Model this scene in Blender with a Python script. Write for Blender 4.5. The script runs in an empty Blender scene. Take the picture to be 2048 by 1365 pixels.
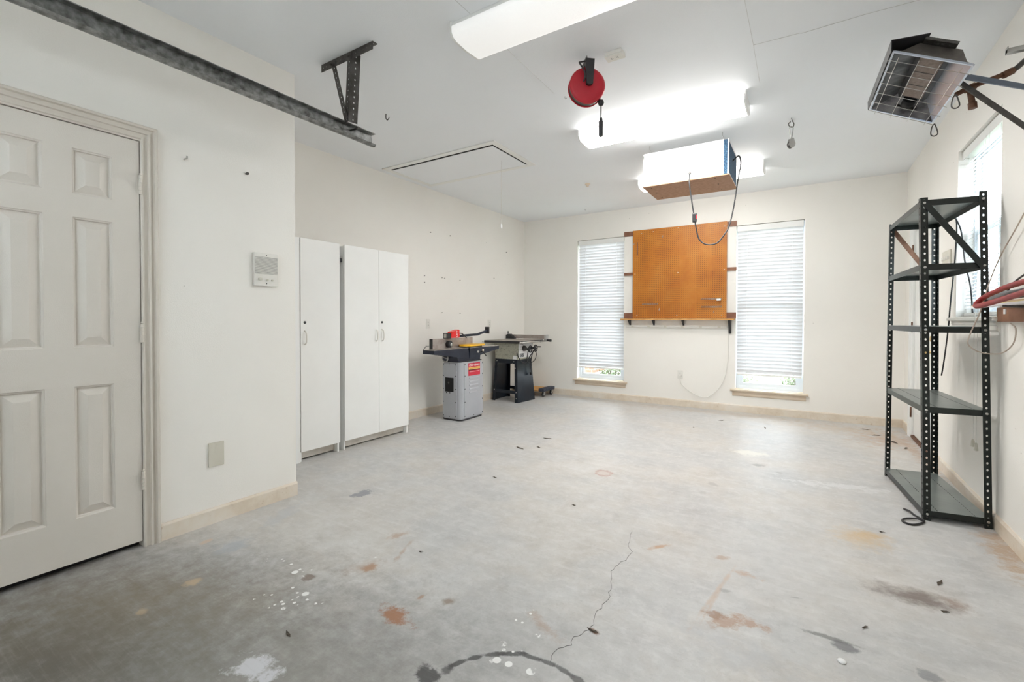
import bpy, bmesh, math, random
from mathutils import Vector, Matrix, Quaternion
random.seed(7)
scene = bpy.context.scene
col = scene.collection
R = math.radians

# ------------------------------------------------------------------ camera, light, exposure
W, Hpx = 2048, 1365
yaw, pitch, roll = R(32.47163), R(-0.85161), R(0.11822)
fpx, cxp, cyp, cam_h = 919.76, 1024.56, 654.46, 1.15078
cf = Vector((-math.sin(yaw) * math.cos(pitch), math.cos(yaw) * math.cos(pitch), math.sin(pitch)))
cr = Vector((math.cos(yaw), math.sin(yaw), 0)); cu = cr.cross(cf)
cr2 = cr * math.cos(roll) + cu * math.sin(roll); cu2 = -cr * math.sin(roll) + cu * math.cos(roll)
cam = bpy.data.cameras.new('camera'); camo = bpy.data.objects.new('camera', cam); col.objects.link(camo)
camo.matrix_world = Matrix(((cr2.x, cu2.x, -cf.x, 0), (cr2.y, cu2.y, -cf.y, 0), (cr2.z, cu2.z, -cf.z, cam_h), (0, 0, 0, 1)))
cam.sensor_width = 36; cam.lens = fpx / W * 36
cam.shift_x = -(cxp - W / 2) / W; cam.shift_y = (cyp - Hpx / 2) / W
cam.clip_start = 0.02
scene.camera = camo

world = bpy.data.worlds.new('sky'); scene.world = world; world.use_nodes = True
bg = world.node_tree.nodes['Background']
bg.inputs[0].default_value = (0.90, 0.95, 1.0, 1); bg.inputs[1].default_value = 3.2
LAMP = 9.0            # radiance of the lit lamp lens; the far lamp's lens is weaker
LAMP_WEAK = 3.4
vs = scene.view_settings
vs.view_transform = 'Standard'; vs.look = 'None'; vs.gamma = 1; vs.use_curve_mapping = False
vs.exposure = 2.42
scene.cycles.max_bounces = 8; scene.cycles.diffuse_bounces = 6; scene.cycles.glossy_bounces = 3; scene.cycles.transparent_max_bounces = 12

# room (metres): camera stands over the origin, +Y runs to the back wall
XL, XN, YJ, XR, YB, H = -3.85, -2.814, 1.778, 0.904, 6.408, 2.74
YR = -1.3; T = 0.14

# ------------------------------------------------------------------ materials
def N(nt, typ, **kw):
    n = nt.nodes.new(typ)
    for k, v in kw.items(): setattr(n, k, v)
    return n
def newmat(name):
    m = bpy.data.materials.new(name); m.use_nodes = True
    nt = m.node_tree
    return m, nt, nt.nodes['Principled BSDF']
def setp(b, color=None, rough=None, metal=None, spec=None):
    if color is not None: b.inputs['Base Color'].default_value = (*color, 1)
    if rough is not None: b.inputs['Roughness'].default_value = rough
    if metal is not None: b.inputs['Metallic'].default_value = metal
    if spec is not None: b.inputs['Specular IOR Level'].default_value = spec
def noise(nt, scale, detail=4, vec=None, rough=0.55):
    n = N(nt, 'ShaderNodeTexNoise'); n.inputs['Scale'].default_value = scale
    n.inputs['Detail'].default_value = detail; n.inputs['Roughness'].default_value = rough
    if vec is None:
        tc = N(nt, 'ShaderNodeTexCoord'); vec = tc.outputs['Object']
    nt.links.new(vec, n.inputs['Vector'])
    return n
def ramp(nt, fac, stops):
    r = N(nt, 'ShaderNodeValToRGB'); e = r.color_ramp.elements
    while len(e) < len(stops): e.new(0.5)
    for i, (p, c) in enumerate(stops): e[i].position = p; e[i].color = (*c, 1) if len(c) == 3 else c
    nt.links.new(fac, r.inputs[0]); return r
def mixc(nt, fac, a, b):
    m = N(nt, 'ShaderNodeMix', data_type='RGBA')
    def put(s, v):
        if hasattr(v, 'is_linked') or hasattr(v, 'links'): nt.links.new(v, s)
        elif isinstance(v, (int, float)): s.default_value = v
        else: s.default_value = (*v, 1)
    put(m.inputs['Factor'], fac); put(m.inputs['A'], a); put(m.inputs['B'], b)
    return m.outputs['Result']
def bump(nt, b, h, strength=0.3, dist=0.004):
    n = N(nt, 'ShaderNodeBump'); n.inputs['Strength'].default_value = strength; n.inputs['Distance'].default_value = dist
    nt.links.new(h, n.inputs['Height']); nt.links.new(n.outputs[0], b.inputs['Normal'])
def mottle(name, c1, c2, scale=6, rough=0.5, metal=0.0, bstr=0.0, bscale=80, spec=None, lo=.35, hi=.65):
    m, nt, b = newmat(name); setp(b, None, rough, metal, spec)
    n = noise(nt, scale)
    r = ramp(nt, n.outputs['Fac'], [(lo, c1), (hi, c2)])
    nt.links.new(r.outputs[0], b.inputs['Base Color'])
    if bstr: bump(nt, b, noise(nt, bscale, 3).outputs['Fac'], bstr, 0.003)
    return m
def math_(nt, op, a, b=None, clamp=False):
    n = N(nt, 'ShaderNodeMath', operation=op); n.use_clamp = clamp
    for i, v in enumerate((a, b)):
        if v is None: continue
        if isinstance(v, (int, float)): n.inputs[i].default_value = v
        else: nt.links.new(v, n.inputs[i])
    return n.outputs[0]

# stain group: soft, noise-edged ellipse around a point on the floor
sg = bpy.data.node_groups.new('stain', 'ShaderNodeTree')
for nm, ty in (('Vector', 'NodeSocketVector'), ('Centre', 'NodeSocketVector'), ('Angle', 'NodeSocketFloat'), ('Inv', 'NodeSocketVector'), ('Warp', 'NodeSocketFloat'), ('Noise', 'NodeSocketFloat'), ('Soft', 'NodeSocketFloat')):
    sg.interface.new_socket(nm, in_out='INPUT', socket_type=ty)
sg.interface.new_socket('Fac', in_out='OUTPUT', socket_type='NodeSocketFloat')
gi = N(sg, 'NodeGroupInput'); go = N(sg, 'NodeGroupOutput')
def vm(nt, op, a, b=None):
    n = N(nt, 'ShaderNodeVectorMath', operation=op)
    nt.links.new(a, n.inputs[0])
    if b is not None: nt.links.new(b, n.inputs[1])
    return n
sub = vm(sg, 'SUBTRACT', gi.outputs['Vector'], gi.outputs['Centre'])
vr = N(sg, 'ShaderNodeVectorRotate', rotation_type='Z_AXIS'); sg.links.new(sub.outputs[0], vr.inputs['Vector']); sg.links.new(gi.outputs['Angle'], vr.inputs['Angle'])
mu = vm(sg, 'MULTIPLY', vr.outputs[0], gi.outputs['Inv'])
ln = vm(sg, 'LENGTH', mu.outputs[0])
w0 = math_(sg, 'SUBTRACT', gi.outputs['Noise'], 0.5); w1 = math_(sg, 'MULTIPLY', math_(sg, 'MULTIPLY', w0, 2.3), gi.outputs['Warp'])
dd = math_(sg, 'ADD', ln.outputs['Value'], w1)
e0 = math_(sg, 'SUBTRACT', 1.0, dd); e1 = math_(sg, 'DIVIDE', e0, gi.outputs['Soft'], True)
sg.links.new(e1, go.inputs['Fac'])

def floor_material():
    m, nt, b = newmat('concrete'); L = nt.links
    tc = N(nt, 'ShaderNodeTexCoord'); V = tc.outputs['Object']
    n1 = noise(nt, 1.1, 8, V, .62); n2 = noise(nt, 5, 8, V, 0.7); n3 = noise(nt, 60, 4, V, 0.7)
    c = ramp(nt, n1.outputs['Fac'], [(.3, (.395, .40, .405)), (.45, (.45, .445, .44)), (.58, (.49, .46, .425)), (.72, (.545, .53, .51))]).outputs[0]
    c = mixc(nt, math_(nt, 'MULTIPLY', ramp(nt, n2.outputs['Fac'], [(.35, (0, 0, 0)), (.7, (1, 1, 1))]).outputs[0], 0.45), c, (.72, .71, .69))
    sp = ramp(nt, n2.outputs['Fac'], [(.28, (1, 1, 1)), (.42, (0, 0, 0))]).outputs[0]
    c = mixc(nt, math_(nt, 'MULTIPLY', sp, 0.22), c, (.30, .28, .26))
    # faint trowel streaks
    mp = N(nt, 'ShaderNodeMapping'); mp.inputs['Rotation'].default_value = (0, 0, .5); mp.inputs['Scale'].default_value = (2.2, 14, 1); L.new(V, mp.inputs[0])
    n4 = noise(nt, 1.6, 6, mp.outputs[0], .7)
    c = mixc(nt, math_(nt, 'MULTIPLY', ramp(nt, n4.outputs['Fac'], [(.52, (0, 0, 0)), (.72, (1, 1, 1))]).outputs[0], 0.3), c, (.75, .74, .73))
    c = mixc(nt, math_(nt, 'MULTIPLY', ramp(nt, n3.outputs['Fac'], [(.55, (0, 0, 0)), (.8, (1, 1, 1))]).outputs[0], 0.35), c, (.27, .26, .25))
    n5 = noise(nt, 16, 10, V, .75)
    c = mixc(nt, math_(nt, 'MULTIPLY', ramp(nt, n5.outputs['Fac'], [(.50, (0, 0, 0)), (.58, (1, 1, 1))]).outputs[0], .22), c, (.70, .69, .68))
    c = mixc(nt, math_(nt, 'MULTIPLY', ramp(nt, n5.outputs['Fac'], [(.34, (1, 1, 1)), (.43, (0, 0, 0))]).outputs[0], .2), c, (.33, .29, .25))
    mp2 = N(nt, 'ShaderNodeMapping'); mp2.inputs['Rotation'].default_value = (0, 0, -.9); mp2.inputs['Scale'].default_value = (3, 60, 1); L.new(V, mp2.inputs[0])
    n6 = noise(nt, 1.5, 4, mp2.outputs[0], .6)
    c = mixc(nt, math_(nt, 'MULTIPLY', ramp(nt, n6.outputs['Fac'], [(.66, (0, 0, 0)), (.74, (1, 1, 1))]).outputs[0], .14), c, (.36, .34, .32))
    nw = noise(nt, 13, 10, V, .72).outputs['Fac']
    brk = ramp(nt, n6.outputs['Fac'], [(.25, (.85, .85, .85)), (.5, (1, 1, 1))]).outputs[0]
    def stain(c, x, y, rx, ry, ang, color, amt, warp=1.1, soft=.7):
        g = N(nt, 'ShaderNodeGroup'); g.node_tree = sg
        L.new(V, g.inputs['Vector']); g.inputs['Centre'].default_value = (x, y, 0); g.inputs['Angle'].default_value = ang
        g.inputs['Inv'].default_value = (1 / rx, 1 / ry, 0); L.new(nw, g.inputs['Noise']); g.inputs['Warp'].default_value = warp; g.inputs['Soft'].default_value = soft
        return mixc(nt, math_(nt, 'MULTIPLY', math_(nt, 'MULTIPLY', g.outputs[0], brk), amt), c, color), g.outputs[0]
    RUST = (.36, .19, .09); TAN = (.52, .38, .24)
    ST = [  # worn, oily strip by the door with light falloff painted in, and everything else the slab has soaked up
        (-2.1, .45, 1.6, 1.0, -.3, (.075, .066, .05), .95, .45, 1.0), (-2.3, .75, .8, .45, -.5, (.20, .15, .09), .5, .8, 1.0),
        (-1.3, .9, 1.4, .6, -.6, (.22, .21, .19), .5, .6, 1.0),
        (-.391, 4.462, .16, .11, 0, (.75, .73, .66), .7, 1.2, .5),
        (-1.268, 3.276, .085, .07, 0, (.42, .24, .2), .75, 1.0, .25), (-1.268, 3.276, .062, .048, 0, (.58, .54, .5), .8, .8, .25),
        (.7, 5.7, .35, .45, 0, (.50, .32, .2), .6, 2.0, .9), (.3, 6.0, .6, .25, 0, (.50, .38, .27), .45, 2.0, .9),
        (.86, 3.25, .09, .4, 0, (.40, .25, .13), .7, 2.0, .8), (.84, 5.1, .06, .8, 0, (.45, .30, .2), .6, 2.0, .8),
        (-3.3, 4.9, .5, .3, 0, (.42, .38, .33), .5, 1.5, .9), (.2, 3.9, .3, .06, -.2, (.72, .72, .72), .5, 3.0, .5),
        (-1.0, 6.2, 1.6, .16, 0, (.46, .38, .31), .5, 1.6, .9), (-2.9, 6.25, .9, .12, 0, (.48, .42, .37), .4, 1.6, .9),
        (-.1, 2.45, .5, .6, 0, (.60, .585, .57), .4, 1.6, 1.0), (-.2, 1.75, .35, .12, .2, (.43, .44, .46), .5, 1.6, 1.0),
        (-1.816, 1.746, 0.104, 0.030, -1.26, RUST, 0.5, 1.6, 0.7), (-1.694, 1.436, 0.054, 0.035, -1.33, RUST, 0.75, 1.2, 0.7),
        (-1.723, 1.418, 0.110, 0.060, -1.12, RUST, 0.3, 1.6, 1), (-1.673, 1.620, 0.109, 0.015, -1.97, RUST, 0.45, 1.6, 0.7),
        (-1.326, 1.252, 0.099, 0.045, 0.15, (.33, .15, .07), 0.9, 1.6, 0.5), (-1.859, 1.231, 0.033, 0.035, -0.93, (.17, .12, .09), 0.8, 1.0, 0.35),
        (-1.222, 1.433, 0.028, 0.028, -1.00, (.24, .17, .12), 0.75, 1.0, 0.7), (-1.333, 1.392, 0.021, 0.010, -1.55, RUST, 0.6, 1.0, 0.6),
        (-2.246, 0.938, 0.036, 0.035, -0.95, TAN, 0.75, 1.4, 0.5), (-2.196, 0.732, 0.027, 0.030, -1.14, TAN, 0.6, 1.4, 0.5),
        (-2.609, 1.143, 0.040, 0.025, -1.74, (.60, .46, .36), 0.8, 1.4, 0.5), (-2.464, 2.020, 0.075, 0.050, -1.31, (.20, .20, .23), 0.85, 1.4, 0.25),
        (-1.519, 0.815, 0.067, 0.090, -1.62, (.64, .64, .67), 0.85, 2.0, 0.5), (-2.438, 1.196, 0.095, 0.090, -1.91, (.40, .43, .47), 0.6, 1.6, 0.6),
        (-2.573, 1.531, 0.199, 0.070, -1.96, (.44, .46, .49), 0.5, 1.8, 0.7), (-0.613, 2.359, 0.068, 0.020, -0.97, (.46, .25, .12), 0.75, 1.4, 0.6),
        (-0.211, 2.313, 0.063, 0.028, 0.02, (.46, .27, .16), 0.6, 1.8, 0.7), (-0.335, 2.412, 0.042, 0.022, -0.57, RUST, 0.5, 1.8, 0.7),
        (-0.306, 2.093, 0.329, 0.012, -1.42, (.52, .36, .25), 0.5, 1.2, 0.8), (-0.310, 1.979, 0.166, 0.010, -1.47, (.50, .36, .27), 0.5, 1.2, 0.8),
        (-0.222, 1.917, 0.113, 0.050, -0.35, (.38, .22, .13), 0.75, 2.2, 0.7), (-0.290, 1.928, 0.046, 0.030, -0.18, (.30, .17, .10), 0.7, 1.8, 0.6),
        (0.265, 3.036, 0.156, 0.170, 0.67, (.58, .38, .15), 0.62, 1.2, 1.0), (0.282, 3.094, 0.078, 0.080, 0.44, (.54, .34, .12), 0.35, 1.6, 0.8),
        (0.397, 2.502, 0.190, 0.090, 0.02, (.17, .13, .115), 0.85, 1.0, 0.75), (0.528, 2.529, 0.060, 0.050, 0.64, (.28, .18, .13), 0.5, 1.4, 0.8),
        (0.087, 2.013, 0.105, 0.016, -0.03, (.17, .17, .16), 0.8, 1.2, 0.5), (0.130, 1.985, 0.041, 0.036, 0.02, (.14, .14, .15), 0.8, 1.2, 0.4),
        (0.356, 1.970, 0.033, 0.040, -0.12, (.2, .2, .21), 0.7, 1.2, 0.4), (-0.269, 2.127, 0.029, 0.020, -0.28, (.28, .27, .27), 0.6, 1.2, 0.6),
        (-0.022, 2.229, 0.028, 0.010, -0.36, (.28, .27, .27), 0.6, 1.2, 0.6), (-0.301, 4.127, 0.063, 0.045, -0.34, (.27, .25, .24), 0.8, 1.0, 0.5),
        (-0.153, 4.009, 0.028, 0.030, -0.09, (.30, .29, .28), 0.6, 1.0, 0.5), (-0.530, 3.471, 0.063, 0.040, 0.83, (.36, .35, .34), 0.6, 1.4, 0.6),
        (-0.568, 3.262, 0.034, 0.030, -0.27, (.38, .37, .36), 0.5, 1.2, 0.6), (-0.650, 1.586, 0.029, 0.015, 0.38, (.22, .12, .07), 0.9, 1.0, 0.5),
        (-0.808, 1.506, 0.103, 0.030, 0.44, RUST, 0.4, 2.0, 0.8), (-1.017, 1.093, 0.047, 0.055, -1.01, (.05, .05, .05), 0.85, 1.2, 0.3),
        (-0.981, 1.152, 0.035, 0.020, -1.26, (.06, .06, .06), 0.7, 1.2, 0.4), (-0.970, 1.187, 0.046, 0.014, -1.20, (.05, .05, .05), 0.85, 1.0, 0.4),
        (-0.940, 1.238, 0.050, 0.014, -0.92, (.05, .05, .05), 0.85, 1.0, 0.4), (-0.895, 1.285, 0.056, 0.014, -0.71, (.05, .05, .05), 0.85, 1.0, 0.4),
        (-0.839, 1.325, 0.056, 0.014, -0.54, (.05, .05, .05), 0.85, 1.0, 0.4), (-0.778, 1.347, 0.052, 0.014, -0.16, (.05, .05, .05), 0.85, 1.0, 0.4),
        (-0.719, 1.354, 0.045, 0.014, -0.06, (.05, .05, .05), 0.85, 1.0, 0.4), (-0.662, 1.351, 0.048, 0.014, 0.14, (.05, .05, .05), 0.85, 1.0, 0.4),
        (-0.608, 1.341, 0.041, 0.014, 0.25, (.05, .05, .05), 0.85, 1.0, 0.4),
    ]
    for s in ST: c, _ = stain(c, *s)
    # white paint drips inside a few patches
    vo = N(nt, 'ShaderNodeTexVoronoi'); vo.inputs['Scale'].default_value = 15; L.new(V, vo.inputs['Vector'])
    dr = ramp(nt, vo.outputs['Distance'], [(.20, (1, 1, 1)), (.24, (0, 0, 0))]).outputs[0]
    vo2 = N(nt, 'ShaderNodeTexVoronoi'); vo2.inputs['Scale'].default_value = 38; L.new(V, vo2.inputs['Vector'])
    dr2 = ramp(nt, vo2.outputs['Distance'], [(.24, (1, 1, 1)), (.30, (0, 0, 0))]).outputs[0]
    sc_ = N(nt, 'ShaderNodeSeparateColor'); L.new(vo.outputs['Color'], sc_.inputs[0]); dr = math_(nt, 'MULTIPLY', dr, math_(nt, 'GREATER_THAN', sc_.outputs[0], .55))
    sd_ = N(nt, 'ShaderNodeSeparateColor'); L.new(vo2.outputs['Color'], sd_.inputs[0]); dr2 = math_(nt, 'MULTIPLY', dr2, math_(nt, 'GREATER_THAN', sd_.outputs[0], .7))
    dr = math_(nt, 'MAXIMUM', dr, dr2)
    for s in [(-2.0, 1.25, .16, .06), (-1.79, 1.1, .13, .08), (-.81, 1.295, .09, .06), (-.80, 1.295, .05, .04), (-.9, 1.50, .1, .05), (-1.75, 1.5, .05, .04)]:
        g = N(nt, 'ShaderNodeGroup'); g.node_tree = sg
        L.new(V, g.inputs['Vector']); g.inputs['Centre'].default_value = (s[0], s[1], 0); g.inputs['Inv'].default_value = (1 / s[2], 1 / s[3], 0)
        L.new(nw, g.inputs['Noise']); g.inputs['Warp'].default_value = 2.2; g.inputs['Soft'].default_value = .2
        c = mixc(nt, math_(nt, 'MULTIPLY', math_(nt, 'MULTIPLY', g.outputs[0], dr), .95), c, (.85, .85, .83))
    L.new(c, b.inputs['Base Color'])
    L.new(ramp(nt, n2.outputs['Fac'], [(.3, (.34, .34, .34)), (.7, (.55, .55, .55))]).outputs[0], b.inputs['Roughness'])
    bump(nt, b, n3.outputs['Fac'], .12, .003)
    return m

def wall_material(name, c1, c2, dirt=True, specks=.12):
    m, nt, b = newmat(name); setp(b, None, .55, 0, .35); L = nt.links
    tc = N(nt, 'ShaderNodeTexCoord'); V = tc.outputs['Object']
    c = ramp(nt, noise(nt, 1.3, 5, V).outputs['Fac'], [(.3, c1), (.7, c2)]).outputs[0]
    if dirt:
        # scuffs and specks
        vo = N(nt, 'ShaderNodeTexVoronoi'); vo.inputs['Scale'].default_value = 9; L.new(V, vo.inputs['Vector'])
        f = ramp(nt, vo.outputs['Distance'], [(.025, (1, 1, 1)), (.045, (0, 0, 0))]).outputs[0]
        gate = ramp(nt, noise(nt, 2.3, 2, V).outputs['Fac'], [(.54, (0, 0, 0)), (.6, (1, 1, 1))]).outputs[0]
        c = mixc(nt, math_(nt, 'MULTIPLY', math_(nt, 'MULTIPLY', f, gate), .7), c, (.22, .19, .16))
    L.new(c, b.inputs['Base Color'])
    n = noise(nt, 190, 2, V); bump(nt, b, n.outputs['Fac'], .22, .0025)
    return m

MAT = {}
MAT['floor'] = floor_material()
MAT['wall'] = wall_material('painted_wall', (.84, .81, .76), (.87, .845, .795))
def ceiling_material():
    m = wall_material('painted_ceiling', (.845, .865, .89), (.865, .885, .91), dirt=False)
    return m
MAT['ceil'] = ceiling_material()
MAT['seam'] = mottle('seam_shade', (.6, .6, .6), (.74, .74, .74), 3, .7)
def baseboard_material():
    m, nt, b = newmat('baseboard_paint'); setp(b, None, .5)
    tc = N(nt, 'ShaderNodeTexCoord'); V = tc.outputs['Object']
    c = ramp(nt, noise(nt, 2.2, 6, V, .7).outputs['Fac'], [(.3, (.60, .49, .37)), (.5, (.72, .63, .52)), (.7, (.78, .73, .66))]).outputs[0]
    f = ramp(nt, noise(nt, 14, 6, V, .75).outputs['Fac'], [(.3, (1, 1, 1)), (.4, (0, 0, 0))]).outputs[0]
    c = mixc(nt, math_(nt, 'MULTIPLY', f, .7), c, (.42, .27, .14))
    nt.links.new(c, b.inputs['Base Color']); return m
MAT['base'] = baseboard_material()
MAT['doorpaint'] = mottle('door_paint', (.68, .635, .575), (.71, .665, .605), 2, .42, 0, .25, 260)
MAT['trimpaint'] = mottle('trim_paint', (.66, .61, .54), (.70, .65, .58), 3, .4)
MAT['white'] = mottle('white_paint', (.82, .82, .80), (.85, .85, .83), 3, .4)
MAT['sillwood'] = mottle('sill_paint', (.62, .50, .38), (.72, .62, .50), 3, .5)
MAT['vinyl'] = mottle('window_vinyl', (.70, .76, .82), (.74, .79, .85), 3, .35)
MAT['brown'] = mottle('dark_wood', (.20, .085, .05), (.28, .13, .075), 8, .5)
MAT['black'] = mottle('black_plastic', (.016, .016, .018), (.03, .03, .033), 8, .45)
MAT['dark'] = mottle('dark_void', (.006, .006, .007), (.01, .01, .01), 4, .8)
MAT['navy'] = mottle('navy_paint', (.012, .016, .030), (.022, .027, .045), 6, .42, 0, 0, 80, .35)
MAT['shelfmetal'] = mottle('green_black_metal', (.008, .012, .011), (.016, .022, .020), 6, .38, .1, 0, 80, .4)
MAT['shelftop'] = mottle('green_grey_tray', (.13, .155, .145), (.19, .215, .205), 5, .3, .25)
MAT['galv'] = mottle('galvanised_steel', (.10, .10, .095), (.34, .345, .34), 26, .42, .75, 0, 80, None, .32, .68)
MAT['strut'] = mottle('dull_steel_angle', (.07, .065, .06), (.13, .125, .12), 14, .45, .75)
MAT['steel'] = mottle('steel', (.42, .41, .39), (.56, .55, .53), 10, .35, .9)
MAT['castiron'] = mottle('cast_iron_table', (.30, .26, .23), (.44, .40, .36), 18, .4, .5)
MAT['fence'] = mottle('fence_iron', (.33, .28, .25), (.44, .39, .36), 14, .45, .35)
MAT['jgrey'] = mottle('machine_grey', (.40, .41, .44), (.44, .45, .48), 3, .35, .1)
MAT['red'] = mottle('red_enamel', (.42, .008, .022), (.52, .014, .03), 6, .38)
MAT['brightred'] = mottle('red_switch', (.70, .01, .012), (.80, .02, .02), 6, .35)
MAT['yellow'] = mottle('yellow_guard', (.85, .44, .01), (.92, .52, .02), 6, .4)
MAT['gold'] = mottle('label_gold', (.80, .46, .10), (.86, .52, .14), 6, .5)
MAT['crimson'] = mottle('label_red', (.55, .01, .035), (.64, .015, .05), 6, .4)
MAT['labelwhite'] = mottle('label_white', (.85, .85, .84), (.9, .9, .9), 6, .5)
MAT['saw_body'] = mottle('speckled_grey_body', (.30, .29, .23), (.50, .49, .40), 45, .45, .1, 0, 80, None, .3, .5)
MAT['bluestand'] = mottle('blue_black_stand', (.003, .006, .012), (.006, .013, .024), 3, .38, .05, 0, 80, .35)
MAT['hard'] = mottle('hardboard', (.36, .20, .12), (.44, .26, .17), 40, .7)
MAT['dollywood'] = mottle('dolly_wood', (.55, .27, .07), (.66, .36, .12), 12, .6)
MAT['dollycloth'] = mottle('dark_blue_carpet', (.03, .035, .05), (.06, .065, .09), 50, .9, 0, .4, 200)
MAT['rawwood'] = mottle('raw_wood', (.42, .29, .18), (.52, .38, .25), 12, .6)
MAT['redwood'] = mottle('reddish_board', (.26, .11, .06), (.38, .19, .11), 10, .6)
MAT['brass'] = mottle('brass', (.55, .40, .16), (.65, .48, .22), 10, .3, .9)
MAT['rust'] = mottle('rusty_iron', (.12, .055, .03), (.20, .10, .06), 25, .7, .3)
MAT['beige'] = mottle('beige_plastic', (.62, .59, .50), (.66, .63, .55), 5, .5)
MAT['ivory'] = mottle('ivory_plastic', (.74, .72, .67), (.78, .76, .71), 5, .45)
MAT['hose'] = mottle('red_hose', (.24, .014, .016), (.33, .028, .028), 15, .45)
MAT['greypipe'] = mottle('grey_foam', (.13, .13, .135), (.22, .22, .23), 12, .6)
MAT['reflector'] = mottle('polished_reflector', (.46, .50, .58), (.58, .62, .70), 5, .3, .8)
MAT['dark_reflection'] = mottle('steel_dark_reflection', (.035, .035, .04), (.20, .20, .21), 9, .3, .7)  # reflector metal with a dark reflection painted into its colour
MAT['ceramic'] = mottle('burner_ceramic', (.22, .175, .15), (.30, .245, .215), 60, .8)
MAT['bracketblue'] = mottle('blue_grey_steel', (.10, .13, .18), (.16, .19, .25), 6, .4, .4)
MAT['housing'] = mottle('brown_grey_sheet', (.12, .105, .095), (.17, .15, .135), 20, .5, .4)
MAT['leaf'] = mottle('leaf_green', (.03, .05, .015), (.08, .10, .035), 20, .6)
MAT['twig'] = mottle('twig_brown', (.03, .02, .013), (.06, .04, .028), 20, .8)
MAT['grass'] = mottle('outside_grass', (.10, .13, .07), (.17, .19, .12), 3, .9)
MAT['wire'] = mottle('tan_wire', (.42, .34, .28), (.52, .44, .37), 10, .5)
MAT['scrap'] = mottle('dry_scrap', (.05, .04, .03), (.11, .085, .06), 30, .8)

def brick_mat():
    m, nt, b = newmat('brick_face'); setp(b, None, .8)
    br = N(nt, 'ShaderNodeTexBrick'); br.inputs['Scale'].default_value = 4.5
    br.inputs['Color1'].default_value = (.20, .085, .05, 1); br.inputs['Color2'].default_value = (.25, .12, .075, 1); br.inputs['Mortar'].default_value = (.25, .23, .2, 1)
    tc = N(nt, 'ShaderNodeTexCoord'); mp = N(nt, 'ShaderNodeMapping'); mp.inputs['Rotation'].default_value = (R(90), 0, 0)
    nt.links.new(tc.outputs['Object'], mp.inputs[0]); nt.links.new(mp.outputs[0], br.inputs['Vector'])
    nt.links.new(br.outputs['Color'], b.inputs['Base Color']); return m
MAT['brick'] = brick_mat()
def slat_mat():
    m, nt, b = newmat('blind_vinyl'); setp(b, (.80, .80, .81), .5)
    tr = N(nt, 'ShaderNodeBsdfTranslucent'); tr.inputs['Color'].default_value = (.86, .9, .95, 1)
    mx = N(nt, 'ShaderNodeMixShader'); mx.inputs[0].default_value = .05
    out = nt.nodes['Material Output']
    nt.links.new(b.outputs[0], mx.inputs[1]); nt.links.new(tr.outputs[0], mx.inputs[2]); nt.links.new(mx.outputs[0], out.inputs[0]); return m
MAT['slat'] = slat_mat()
def glass_mat():
    m, nt, b = newmat('window_glass'); nt.nodes.remove(b)
    tr = N(nt, 'ShaderNodeBsdfTransparent'); tr.inputs[0].default_value = (.92, .95, .96, 1)
    gl = N(nt, 'ShaderNodeBsdfGlossy'); gl.inputs['Roughness'].default_value = .03
    mx = N(nt, 'ShaderNodeMixShader'); mx.inputs[0].default_value = .06
    nt.links.new(tr.outputs[0], mx.inputs[1]); nt.links.new(gl.outputs[0], mx.inputs[2]); nt.links.new(mx.outputs[0], nt.nodes['Material Output'].inputs[0]); return m
MAT['glass'] = glass_mat()
def lens_mat(name, on, power=0):
    m, nt, b = newmat(name); setp(b, (.92, .93, .94), .3)
    tc = N(nt, 'ShaderNodeTexCoord'); vo = N(nt, 'ShaderNodeTexVoronoi'); vo.inputs['Scale'].default_value = 160
    nt.links.new(tc.outputs['Object'], vo.inputs['Vector']); bump(nt, b, vo.outputs['Distance'], .25, .002)
    if on:
        b.inputs['Emission Color'].default_value = (1, .985, .95, 1); b.inputs['Emission Strength'].default_value = power
    return m
MAT['lens_on'] = lens_mat('lit_prismatic_lens', True, LAMP)
MAT['lens_weak'] = lens_mat('weakly_lit_lens', True, LAMP_WEAK)
MAT['lens_side'] = lens_mat('lens_flank', True, 2.2)
MAT['lens_dim'] = lens_mat('faintly_glowing_lens', True, .09)
def filter_mat():
    m, nt, b = newmat('blue_filter_media'); setp(b, None, .95)
    n = noise(nt, 130, 4, None, .8)
    nt.links.new(ramp(nt, n.outputs['Fac'], [(.4, (.012, .035, .075)), (.6, (.05, .12, .20)), (.72, (.22, .34, .42))]).outputs[0], b.inputs['Base Color']); bump(nt, b, n.outputs['Fac'], .8, .004); return m
MAT['filter'] = filter_mat()
def peg_mat():
    m, nt, b = newmat('perforated_hardboard'); setp(b, None, .42); L = nt.links
    tc = N(nt, 'ShaderNodeTexCoord'); V = tc.outputs['Object']
    c = ramp(nt, noise(nt, 3, 5, V, .6).outputs['Fac'], [(.3, (.40, .115, .006)), (.5, (.50, .17, .012)), (.7, (.57, .225, .03))]).outputs[0]
    sc = vm(nt, 'MULTIPLY', V); sc.inputs[1].default_value = (1 / .0254, 0, 1 / .0254)
    fr = vm(nt, 'FRACTION', sc.outputs[0]); su = vm(nt, 'SUBTRACT', fr.outputs[0]); su.inputs[1].default_value = (.5, 0, .5)
    ln = vm(nt, 'LENGTH', su.outputs[0])
    f = math_(nt, 'LESS_THAN', ln.outputs['Value'], .15)
    c = mixc(nt, f, c, (.03, .015, .008)); L.new(c, b.inputs['Base Color']); return m
MAT['peg'] = peg_mat()

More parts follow.
